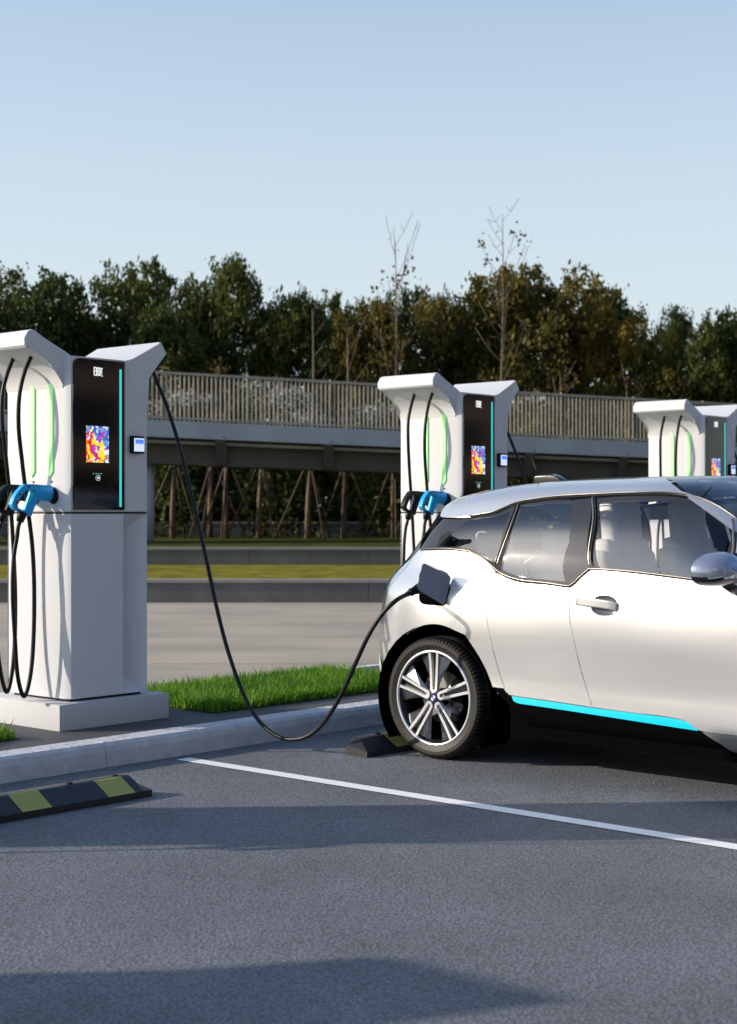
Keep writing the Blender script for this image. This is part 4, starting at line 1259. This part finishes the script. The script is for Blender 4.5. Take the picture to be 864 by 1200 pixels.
# --- door handle, mirror, charge port and flap, aerial
def surf(px, py, off=0.0):
    u = uvpx(px, py); return (body(*u)[0] + body_n(*u)[0] * off)
def loc3(p, s=1): return Vector(w2(p, s)[0])
for s in (1, -1):
    # recessed cup
    c = CUP
    cen = c.mean(0)
    V, F = [], []
    rings = [(1.0, .0), (.96, -.003), (.85, -.012), (.65, -.022), (.35, -.028), (.05, -.030)]
    n = len(c)
    for k, o in rings:
        q = cen + (c - cen) * k
        X = body(q[:, 0] / US, q[:, 1] / VS) + body_n(q[:, 0] / US, q[:, 1] / VS) * max(o, -.03)
        V += list(w2(X, s))
    for i in range(len(rings) - 1):
        for k in range(n): F.append((i * n + k, i * n + (k + 1) % n, (i + 1) * n + (k + 1) % n, (i + 1) * n + k))
    F.append(tuple((len(rings) - 1) * n + k for k in range(n)))
    bm = bmesh.new()
    pts = [surf(677.5, 704.5, .012), surf(690, 706, .020), surf(706, 708.2, .024), surf(717, 709.8, .022), surf(723.5, 711, .010)]
    pa = spline([np.array(w2(p, s)[0]) for p in pts], 6)
    V2, F2 = [], []
    hh = np.interp(np.linspace(0, 1, len(pa)), [0, .1, .5, .9, 1], [.020, .025, .0245, .024, .019])
    for i, p in enumerate(pa):
        th = .007
        nx = -1 if s == 1 else 1
        for dy, dz in ((-th, -1), (-th, 1), (th, .8), (th, -.8)):
            V2.append((p[0] - nx * dy * -1, p[1], p[2] + dz * hh[i]))
    for i in range(len(pa) - 1):
        for k in range(4): F2.append((4 * i + k, 4 * i + (k + 1) % 4, 4 * i + 4 + (k + 1) % 4, 4 * i + 4 + k))
    F2.append((0, 1, 2, 3)); F2.append(tuple(4 * (len(pa) - 1) + k for k in range(4)))
    h_ = mesh('door_handle', V2, F2, M['pearl'], car, smooth=False)
    bv = h_.modifiers.new('b', 'BEVEL'); bv.width = .004; bv.segments = 3
    mesh('handle_cup', V, F, M['cup'] if 'cup' in M else M.setdefault('cup', mat('handle_cup', (.36, .35, .33), .25, metal=.8, coat=.6)), h_, smooth=True)

def mirror(s):
    # housing: rounded shell widened outwards, outer face towards the front-left of the viewer
    V, F = [], []
    # traced silhouette in the plane of the mirror, in car coordinates (x outwards, z)
    base = np.array([1.0, 1.90, 1.120])
    nseg, rings = 28, 12
    for i in range(rings + 1):
        u = i / rings            # 0 front tip .. 1 back opening (a decreasing)
        sc_ = (1 - (1 - u) ** 2.4) ** .55 if u > 0 else .02
        for k in range(nseg):
            th = 2 * math.pi * k / nseg
            cx, cz = math.cos(th), math.sin(th)
            e = 2.0 / 2.8
            xx = math.copysign(abs(cx) ** e, cx) * .135 * sc_
            zz = math.copysign(abs(cz) ** e, cz) * (.092 if cz > 0 else .070) * sc_
            zz *= 1 - .25 * (xx / .118) * (1 if cz > 0 else .3)
            aa = 1.99 - .15 * u - (.02 * xx / .118)
            V.append((base[0] + xx, aa, base[2] + zz))
    for i in range(rings):
        for k in range(nseg): F.append((i * nseg + k, i * nseg + (k + 1) % nseg, (i + 1) * nseg + (k + 1) % nseg, (i + 1) * nseg + k))
    F.append(tuple(range(nseg)))
    fm = []
    for f in F:
        zc__ = sum(V[i][2] for i in f) / len(f)
        fm.append(1 if zc__ < base[2] - .026 else 2 if zc__ < base[2] - .010 else 0)
    W = w2(np.array(V), s)
    o = mesh('wing_mirror', W, F, None, car, smooth=True, mats=[M['mirror_cap'], M['carblack'], M['chrome']], fmat=fm)
    gl = [V[rings * nseg + k] for k in range(nseg)]
    gl = [((p[0] - base[0]) * .94 + base[0], p[1] + .006, (p[2] - base[2]) * .92 + base[2]) for p in gl]
    mesh('mirror_glass', w2(np.array(gl), s), [tuple(range(nseg))], M['chrome'], o)
    # indicator strip
    V3 = []
    st = []
    for k in range(9):
        xx = -.10 + .205 * k / 8
        st.append((base[0] + xx, 1.862 + .03 * (1 - (xx / .118) ** 2) , base[2] - .030))
    # stalk
    V4, F4 = tube_data([loc3((.865, 1.90, 1.035), s), loc3((.90, 1.90, 1.045), s), loc3((.95, 1.885, 1.075), s)], [.030, .026, .024], 12)
    mesh('mirror_stalk', V4, F4, M['carblack'], o, smooth=True)
    return o
M['mirror_cap'] = mat('mirror_cap_sky_tint', (.34, .38, .47), .22, metal=.5, coat=.8)  # blue-grey base colour stands in for sky reflected in the cap
for s in (1, -1): mirror(s)

# charge port: black recess and open flap on the near rear quarter
port = panel('charge_port', [[(492, 672), (497, 668), (515, 668), (525, 672)], [(528, 690), (523, 708)], [(519, 710), (497, 708), (492, 704)]], M['gap'], car, off=.0025, fold=0, sides=(1,))[0]
port.data.materials[0] = M['well']
p_hi, p_lo = surf(530.5, 676.5, .012), surf(523, 709.8, .012)
def on_x(px, py, x):
    q = at_x(px, py, XC - x); return np.array([x, YC - q.y, q.z])
xo = 1.0
q_hi, q_lo = on_x(495.5, 659.3, xo), on_x(488.6, 690, xo)
def quad_panel(name, C, m, parent, th=.006, r=.11):
    "rounded slab through four corners"
    C = [np.array(w2(c)[0]) for c in C]
    def bil(u, v): return C[0] * (1 - u) * (1 - v) + C[1] * u * (1 - v) + C[2] * u * v + C[3] * (1 - u) * v
    pts = []
    for (cu, cv, a0) in ((1 - r, 1 - r, 0), (r, 1 - r, 90), (r, r, 180), (1 - r, r, 270)):
        for k in range(6):
            a = R(a0 + 90 * k / 5); pts.append(bil(cu + r * math.cos(a), cv + r * math.sin(a)))
    nrm = np.cross(C[1] - C[0], C[3] - C[0]); nrm /= np.linalg.norm(nrm)
    bm = bmesh.new()
    a = [bm.verts.new(p + nrm * th) for p in pts]; b = [bm.verts.new(p - nrm * th) for p in pts]
    fa = bm.faces.new(a); fb = bm.faces.new(b[::-1]); n = len(pts)
    for i in range(n): bm.faces.new((a[i], b[i], b[(i + 1) % n], a[(i + 1) % n]))
    bmesh.ops.bevel(bm, geom=list(set(fa.edges) | set(fb.edges)), offset=.003, segments=2, affect='EDGES')
    return bm_obj(name, bm, m, parent, auto=30), (C, nrm)
flap, _ = quad_panel('charge_flap', [q_lo, p_lo, p_hi, q_hi], M['flap'], car)

# aerial and its base on the roof
zr = float(zc_(np.array([.2]))[0])
ab = bmesh.new()
prism(ab, [(-.10, zr - .02), (-.105, zr + .040), (-.12, zr + .045), (-.235, zr + .050), (-.26, zr + .042), (-.315, zr + .014), (-.325, zr - .01)], -.028, .028, bevel=.012, seg=3, axis='x')
aer = bm_obj('roof_aerial', ab, M['carblack'], car, auto=40)
tube('aerial_rod', [(0, -.115, zr + .05), (0, -.105, zr + .085), (0, -.07, zr + .155)], [.007, .005, .0035], M['rubber'], aer, 8)

# ------------------------------------------------------------------ the cable plugged into the car
cab = empty('charging_cable', (FX1 + OX, 7.56, 1.40), 'long black cable sagging from the nearest charger to the rear quarter of the parked car', 'charging cable', 'charging cables hung on the chargers')
O_ = Vector((FX1 + OX, 7.56, 1.40))
pix = [(176.5, 425, 7.60), (179, 434, 7.60), (184, 447, 7.59), (197, 480, 7.52), (211, 525, 7.43), (222, 570, 7.34), (234, 620, 7.24), (245, 670, 7.14), (256, 720, 7.03), (268, 765, 6.92), (284, 810, 6.78),
       (300, 840, 6.65), (318, 858, 6.52), (336, 866, 6.40), (356, 864.5, 6.27), (374, 853, 6.15), (390, 832, 6.03), (404, 806, 5.93), (418, 775, 5.83), (432, 745, 5.74), (448, 720, 5.66), (464, 704, 5.60)]
path = [at_y(x, y, Y) for x, y, Y in pix]
pe = at_x(480, 695, XC - .975); pm = at_x(490, 690, XC - .935)
tube('hose', spline([p - O_ for p in path + [pe]], 10), .0125, M['rubber'], cab, 12)
d_ = (pm - pe)
tube('plug', [pe - O_ - d_ * .35, pe - O_, pe - O_ + d_ * .15, pe - O_ + d_ * .3, pe - O_ + d_ * .32, pm - O_, at_x(503, 689, XC - .875) - O_], [.015, .017, .024, .024, .021, .030, .034], M['black_plastic'], cab, 16)

# ------------------------------------------------------------------ footbridge with slatted railing
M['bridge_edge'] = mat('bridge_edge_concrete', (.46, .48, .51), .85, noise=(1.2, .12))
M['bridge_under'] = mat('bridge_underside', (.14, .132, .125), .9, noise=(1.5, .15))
M['railing'] = mat('weathered_railing', (.46, .41, .32), .7, noise=(2.5, .25))
BR = [(-30, 30.8), (-5.23, 36.8), (7.05, 41.0), (34, 50.2)]
def br_pt(u):      # u: right coordinate
    fs = np.interp(u, [b[0] for b in BR], [b[1] for b in BR])
    return float(fs), 3.61 - .0277 * (u + 5.23)
bridge = empty('footbridge', CW(0, 38.6, .69), 'grey concrete footbridge sloping gently down to the right in front of the trees', 'bridge')
O_b = Vector(bridge.location)
def sweep(name, prof, m, parent, u0=-29, u1=33, step=2.0, origin=None):
    "profile (depth offset, height offset) swept along the bridge"
    O = origin or O_b
    us = np.arange(u0, u1 + .01, step)
    V, F = [], []
    n = len(prof)
    for u in us:
        f, z = br_pt(u)
        for df, dz in prof: V.append(CW(u, f + df, z + dz) - O)
    for i in range(len(us) - 1):
        for k in range(n): F.append((i * n + k, i * n + (k + 1) % n, (i + 1) * n + (k + 1) % n, (i + 1) * n + k))
    F.append(tuple(range(n))); F.append(tuple((len(us) - 1) * n + k for k in range(n)))
    return mesh(name, V, F, m, parent)
sweep('deck_edge', [(0, 0), (0, -.40), (.25, -.40), (.25, 0)], M['bridge_edge'], bridge)
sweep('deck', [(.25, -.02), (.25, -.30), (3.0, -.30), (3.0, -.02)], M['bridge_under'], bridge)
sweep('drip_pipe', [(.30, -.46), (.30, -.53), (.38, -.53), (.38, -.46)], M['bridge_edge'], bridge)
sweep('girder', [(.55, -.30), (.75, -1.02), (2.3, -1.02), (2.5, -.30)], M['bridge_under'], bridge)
for u in np.arange(-27, 33, 2.6):
    f, z = br_pt(u)
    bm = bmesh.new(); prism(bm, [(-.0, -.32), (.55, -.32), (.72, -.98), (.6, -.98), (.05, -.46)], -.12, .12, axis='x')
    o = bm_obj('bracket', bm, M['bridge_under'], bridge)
    o.location = CW(u, f + .02, z) - O_b; o.rotation_euler = (0, 0, math.atan2(-CA, SA))
for u in (-20.5, -5.5, 9.6, 24.7):
    f, z = br_pt(u)
    q = CW(u, f + 1.3, .66) - O_b
    tube('pier', [q, q + Vector((0, 0, z - 1.0 - .66))], .22, M['bridge_edge'], bridge, 24)
rail = empty('railing', CW(0, 38.6, 3.5), 'weathered railing of thin upright slats along the footbridge deck', 'railing')
O_r = Vector(rail.location)
sweep('top_rail', [(.04, 1.18), (.04, 1.12), (.12, 1.12), (.12, 1.18)], M['railing'], rail, origin=O_r)
sweep('bottom_rail', [(.05, .10), (.05, .05), (.11, .05), (.11, .10)], M['railing'], rail, origin=O_r)
for u0 in np.arange(-29, 33, 2.0):
    bm = bmesh.new()
    for k in range(19):
        u = u0 + .05 + k * .105
        f, z = br_pt(u)
        wv = .023 if k else .030
        P = [CW(u + a, f + b, z + c) - O_r for c in (.0, 1.2 if not k else 1.12) for a, b in ((-wv, .08), (0, .08 - wv), (wv, .08), (0, .08 + wv))]
        vs = [bm.verts.new(p) for p in P]
        for q in ((4,5,6,7),(0,1,5,4),(1,2,6,5),(2,3,7,6),(3,0,4,7)): bm.faces.new([vs[i] for i in q])
    bm_obj('slat_panel', bm, M['railing'], rail)

# ------------------------------------------------------------------ staked young trees under and behind the bridge
M['bark'] = mat('young_bark', (.15, .11, .075), .9, noise=(6, .25))
M['prop'] = mat('timber_prop', (.10, .072, .05), .9, noise=(5, .2))
M['leaf_dark'] = leaf_mat('tree_foliage', (.014, .034, .006), (.135, .150, .024), .35, .35, .6, .30)
M['leaf_olive'] = leaf_mat('olive_foliage', (.030, .036, .006), (.27, .20, .030), .35, .35, .6, .30)
M['leaf_deep'] = leaf_mat('deep_foliage', (.008, .014, .004), (.045, .050, .012), .2, .35, .7, .1)
M['leaf_gold'] = leaf_mat('sparse_foliage', (.07, .055, .015), (.20, .13, .035), .3, .8, .6, .2)
M['trunk'] = mat('dark_bark', (.06, .05, .04), .95, noise=(4, .3))

def leaf_quads(cs, size, aspect=.6):
    "random leaf quads at centres"
    n = len(cs)
    a = rng.normal(size=(n, 3)); a /= np.linalg.norm(a, axis=1, keepdims=True)
    b = np.cross(a, rng.normal(size=(n, 3))); b /= np.linalg.norm(b, axis=1, keepdims=True)
    s = size * rng.uniform(.6, 1.3, (n, 1))
    V = np.stack([cs - a * s - b * s * aspect * .3, cs - a * s * .1 - b * s * aspect, cs + a * s, cs + a * s * .1 + b * s * aspect], 1)
    return V.reshape(-1, 3)

def branchy(base_h, H, r0, nb, lean, blen, seed, up=.6):
    rr = random.Random(seed)
    V, F = [], []
    def add(path, rads, seg=6):
        v, f = tube_data(path, rads, seg)
        k = len(V); V.extend(v); F.extend(tuple(i + k for i in q) for q in f)
    trunk = [Vector((lean * t * H + .05 * math.sin(5 * t + seed), .04 * math.cos(4 * t), H * t)) for t in np.linspace(0, 1, 9)]
    add(trunk, [r0 * (1 - .86 * t) for t in np.linspace(0, 1, 9)], 8)
    tips = []
    for i in range(nb):
        t = base_h / H + (1 - base_h / H) * (i + .5) / nb
        k = min(int(t * 8), 7); p = trunk[k].lerp(trunk[k + 1], t * 8 - k)
        a = rr.uniform(0, 6.28); L = blen * (1 - .65 * t) * rr.uniform(.6, 1.2) + .15
        d = Vector((math.cos(a), math.sin(a), up * rr.uniform(.6, 1.5)))
        q = p + d * L * .5; e = q + Vector((d.x, d.y, d.z * 1.4)) * L * .5
        add([p, q, e], [r0 * .32 * (1 - t * .6), r0 * .2 * (1 - t * .6), .008], 5)
        tips.append(e)
        for _ in range(2):
            g = q + Vector((rr.uniform(-1, 1), rr.uniform(-1, 1), rr.uniform(.2, 1))) * L * .4
            add([q, g], [r0 * .12, .006], 4); tips.append(g)
    return V, F, tips

young = [ # px of the foot, f, top y, name, leaves on the thin crown
 (205, 41.5, 455, 'thin'), (249, 42.5, 440, 'thin'), (267, 41.8, 470, 'thin'), (306, 42.2, 447, 'thin'), (363, 41.2, 362, 'tall'), (406, 42.0, 385, 'tall'),
 (463, 41.6, 282, 'tallest'), (588, 43.0, 252, 'tallest'), (150, 42, 440, 'thin'), (35, 42, 430, 'thin'), (660, 44.5, 440, 'thin'), (735, 45, 450, 'thin'), (905, 44, 440, 'thin'), (-60, 41, 440, 'thin')]
names = {205: 'between the bridge pier and its neighbour', 249: 'third from the bridge pier', 267: 'slimmest of the row under the bridge', 306: 'in the middle of the span', 363: 'rising above the railing left of centre, bare trunk',
         406: 'rising just above the railing beside the taller bare one', 463: 'bare and spindly, tall above the crowns left of the middle charger', 588: 'tallest of all, bare with a few tan leaves above the middle charger'}
for i, (px, f, ty, kind) in enumerate(young):
    zb = .70
    r = (px - 432) / FPX * f
    H = (CAMZ + (600 - ty) / FPX * f) - zb
    lab = 'staked young tree ' + names.get(px, 'hidden behind the chargers or the car, number unseen')
    if px not in names: lab = 'staked young tree standing %s' % {150: 'behind the nearest charger', 35: 'behind the hoses of the nearest charger', 660: 'behind the roof of the parked car', 735: 'behind the windows of the parked car', 905: 'beyond the right edge', -60: 'beyond the left edge'}[px]
    t = empty('young_tree', CW(r, f, zb), lab, 'tree', 'staked young trees by the bridge')
    tall = kind != 'thin'
    V, F, tips = branchy(H * (.5 if kind != 'tallest' else .45), H, (.085 if kind != 'tallest' else .055), 5 if not tall else (6 if kind == 'tall' else 15), random.Random(px).uniform(-.03, .03) if kind != 'tallest' else -.004, (.9 if kind != 'tallest' else 1.0), px, 1.0 if kind != 'tallest' else 1.5)
    mesh('trunk', V, F, M['bark'], t, smooth=True)
    if kind == 'tallest' or kind == 'thin':
        cs = []
        for e in tips:
            if e.z > H * .45 and random.Random(e.z).random() < (.4 if kind == 'thin' else .32) and (kind == 'thin' or e.z < H * .93):
                cs.append(np.array(e) + rng.normal(scale=.13, size=(9 if kind == 'thin' else 10, 3)))
        if cs:
            cs = np.vstack(cs); V = leaf_quads(cs, .07)
            mesh('crown', V, [(4 * k, 4 * k + 1, 4 * k + 2, 4 * k + 3) for k in range(len(cs))], M['leaf_gold'], t)
    a0 = random.Random(px + 3).uniform(0, 2)
    for k in range(3):
        a = a0 + k * 2.094
        tube('prop', [Vector((math.cos(a) * .95, math.sin(a) * .95, 0)), Vector((math.cos(a) * .06, math.sin(a) * .06, 2.05)), Vector((-math.cos(a) * .02, -math.sin(a) * .02, 2.25))], .030, M['prop'], t, 6)
    V, F = tube_data([(0, 0, 1.93), (0, 0, 2.06)], .12, 8); mesh('tie', V, F, M['prop'], t)

# ------------------------------------------------------------------ dense trees behind
def crown_mesh(name, seed, Rr, H, nl, leaf, lobes=16):
    rg = np.random.default_rng(seed)
    cs = []
    for i in range(lobes):
        z = rg.uniform(.05, .88) * H
        prof = math.sin(math.pi * min(1, (z / H) * .62 + .22)) ** .7
        a = rg.uniform(0, 6.28); rad = Rr * prof * rg.uniform(.25, .85)
        c = np.array([math.cos(a) * rad, math.sin(a) * rad, z])
        s = Rr * rg.uniform(.34, .56) * (1.0 - .22 * z / H)
        m = int(nl / lobes)
        d = rg.normal(size=(m, 3)); d /= np.linalg.norm(d, axis=1, keepdims=True)
        rr = s * (rg.uniform(.35, 1.0, (m, 1)) ** .5)
        # twigs: pull leaves towards a few tufts for a ragged edge
        tf = rg.normal(size=(14, 3)); tf /= np.linalg.norm(tf, axis=1, keepdims=True)
        idx = rg.integers(0, 14, m); mixw = rg.uniform(0, 1, (m, 1)) < .55
        p = np.where(mixw, tf[idx] * s * rg.uniform(.75, 1.28, (m, 1)) + rg.normal(scale=s * .13, size=(m, 3)), d * rr)
        p[:, 2] *= .75
        cs.append(c + p)
    cs = np.vstack(cs)
    cs[:, 2] = np.maximum(cs[:, 2], .05)
    V = leaf_quads(cs, leaf)
    me = bpy.data.meshes.new(name)
    me.from_pydata(V.tolist(), [], [(4 * k, 4 * k + 1, 4 * k + 2, 4 * k + 3) for k in range(len(cs))])
    me.materials.append(M['leaf_dark'])
    return me
variants = [crown_mesh('crown', 40 + k, 1.0 * 2.6, 6.2, 27000, .078, lobes=19 + k * 2) for k in range(4)]
tv = []
for k in range(4):
    V, F, _ = branchy(1.2, 5.0, .20, 9, .01, 1.8, 60 + k, .5)
    me = bpy.data.meshes.new('trunk'); me.from_pydata([tuple(v) for v in V], [], F); me.materials.append(M['trunk']); tv.append(me)
# crown tops read off the photograph: (px, top y, f, half width px)
TREES = [(-90, 330, 47, 75), (-25, 336, 50, 60), (35, 318, 49, 62), (92, 372, 52, 45), (143, 314, 51, 56), (196, 352, 48, 42), (222, 322, 53, 40), (266, 322, 50, 48), (308, 352, 52, 38), (352, 338, 50, 42), (398, 332, 53, 46), (438, 352, 49, 40),
         (478, 344, 52, 42), (520, 340, 50, 40), (556, 344, 53, 40), (600, 340, 51, 46), (640, 316, 50, 74), (690, 330, 53, 52), (738, 352, 50, 44), (795, 362, 55, 26), (784, 392, 50, 40), (838, 380, 51, 34), (872, 345, 49, 46), (940, 330, 50, 60), (1010, 350, 52, 60)]
ordn = ['leftmost', 'second', 'third', 'fourth', 'fifth', 'sixth', 'seventh', 'eighth', 'ninth', 'tenth', 'eleventh', 'twelfth', 'thirteenth', 'fourteenth', 'fifteenth', 'sixteenth', 'seventeenth', 'eighteenth', 'nineteenth', 'twentieth', 'twenty-first', 'twenty-second', 'twenty-third', 'twenty-fourth', 'rightmost']
order = sorted(range(len(TREES)), key=lambda i: TREES[i][0])
for rank, i in enumerate(order):
    px, ty, f, hw = TREES[i]
    r = (px - 432) / FPX * f; H = CAMZ + (600 - ty) / FPX * f - .68; W_ = hw / FPX * f * 1.35
    t = empty('leafy_tree', CW(r, f, .68), 'dense dark green tree behind the footbridge, %s of the row counted from the left' % ordn[rank], 'tree', 'dense trees behind the footbridge')
    k = i % 4
    t.scale = (W_ / 2.6 , W_ / 2.6, H / (5.75 if px in (143, 640, 600, 35, 478, 266) else 6.1))
    t.rotation_euler = (0, 0, i * 1.7)
    cr_ = link(bpy.data.objects.new('crown', variants[k]), t)
    if i % 5 in (1, 3): cr_.material_slots[0].link = 'OBJECT'; cr_.material_slots[0].material = M['leaf_olive']
    link(bpy.data.objects.new('trunk', tv[k]), t)
# a dark wood closes the view behind them
cs = []
N_ = 40000
u = rng.uniform(-70, 70, N_); 
hgt = 4.3 + .8 * np.sin(u * .9) + .7 * np.sin(u * .37 + 1) + .5 * np.sin(u * 2.3)
z = .7 + rng.uniform(0, 1, N_) ** .8 * hgt
ff = 58 + rng.uniform(-2.5, 4, N_)
P_ = np.array([CW(a, b, c) for a, b, c in zip(u, ff, z)])
V = leaf_quads(P_, .27)
o = mesh('far_woodland', V, [(4 * k, 4 * k + 1, 4 * k + 2, 4 * k + 3) for k in range(N_)], M['leaf_deep'])
tag(o, kind='stuff')
# low hedge under the bridge
N_ = 16000
u = rng.uniform(-34, 34, N_); z = .7 + rng.uniform(0, 1, N_) * (1.5 + .25 * np.sin(u * 1.7)); ff = 46.5 + rng.uniform(0, 1.6, N_)
P_ = np.array([CW(a, b, c) for a, b, c in zip(u, ff, z)])
V = leaf_quads(P_, .13)
o = mesh('hedge', V, [(4 * k, 4 * k + 1, 4 * k + 2, 4 * k + 3) for k in range(N_)], M['leaf_deep'])
tag(o, 'long low dark hedge running behind the staked young trees under the bridge', 'hedge')
cb = low_wall(-40, 40, 45.2, .69, 1.12, .2, 'distant grey kerb wall behind the staked young trees')
# shrubs with pale flecks above green leaves, seen through the railing
M['pale_flecks'] = leaf_mat('pale_fleck', (.32, .33, .33), (.65, .66, .64), .3, 2, .6, .1)
for j, (px, py, rx, rz, nn) in enumerate([(215, 470, 18, 9, 260), (180, 478, 10, 8, 90), (327, 468, 22, 12, 420), (352, 486, 22, 9, 380), (312, 490, 13, 7, 160), (428, 482, 12, 9, 200), (452, 478, 12, 7, 130), (618, 470, 8, 6, 80), (300, 452, 8, 6, 60)]):
    f = 44.0; r = (px - 432) / FPX * f; zc__ = CAMZ + (600 - py) / FPX * f
    t = empty('pale_shrub', CW(r, f, .69), 'pale-flecked shrub glimpsed through the railing, %s from the left' % ['second', 'leftmost', 'largest, fourth', 'sixth', 'fifth', 'seventh', 'eighth', 'ninth', 'third'][j], 'shrub', 'pale shrubs behind the railing')
    c = rng.normal(size=(nn, 3)) * np.array([rx / FPX * f * .5, .4, rz / FPX * f * .45]) + np.array([0, 0, zc__ - .69])
    kk = 5; c = c + np.sin(c * 5) * .12
    V = leaf_quads(c, .07); mesh('pale_flecks', V, [(4 * k, 4 * k + 1, 4 * k + 2, 4 * k + 3) for k in range(nn)], M['pale_flecks'], t)
    g = np.abs(rng.normal(size=(500, 3))) * 0 + np.column_stack([rng.normal(0, rx / FPX * f * .55, 500), rng.normal(0, .4, 500), rng.uniform(0, zc__ - .5, 500)])
    V = leaf_quads(g, .10); mesh('foliage', V, [(4 * k, 4 * k + 1, 4 * k + 2, 4 * k + 3) for k in range(500)], M['leaf_dark'], t)

# ------------------------------------------------------------------ office block across the car park, mirrored in the black glass
def facade_mat():
    m = bpy.data.materials.new('office_facade'); m.use_nodes = True
    n = m.node_tree.nodes; l = m.node_tree.links; p = n['Principled BSDF']
    p.inputs['Base Color'].default_value = (.26, .20, .145, 1); p.inputs['Roughness'].default_value = .8
    return m
M['facade'] = facade_mat(); M['office_glass'] = mat('office_glass', (.015, .018, .022), .12)
def office(X0, X1, Y0, Y1, H, label):
    t = empty('office_building', ((X0 + X1) / 2, Y1, 0), label, 'building', 'office blocks across the car park')
    ox, oy = (X0 + X1) / 2, Y1
    bm = bmesh.new(); add_box(bm, X0 - ox, X1 - ox, Y0 - oy, 0, 0, H)
    fl = 3.4
    for k in range(int(H / fl)): add_box(bm, X0 - ox, X1 - ox, .003, .35, k * fl, k * fl + 1.3)
    for x in np.arange(X0, X1, 4.0): add_box(bm, x - ox, x - ox + .7, .002, .30, 0, H)
    w_ = bm_obj('wall', bm, M['facade'], t)
    bm = bmesh.new()
    for k in range(int(H / fl)): add_box(bm, X0 - ox + .1, X1 - ox - .1, .0, .08, k * fl + 1.3, (k + 1) * fl)
    bm_obj('window_band', bm, M['office_glass'], t)
office(-50, -6, -50, -30, 19, 'brown office block with long window bands far behind the camera, lower of the two')
office(2, 100, -62, -42, 30, 'brown office block with long window bands far behind the camera, taller of the two')
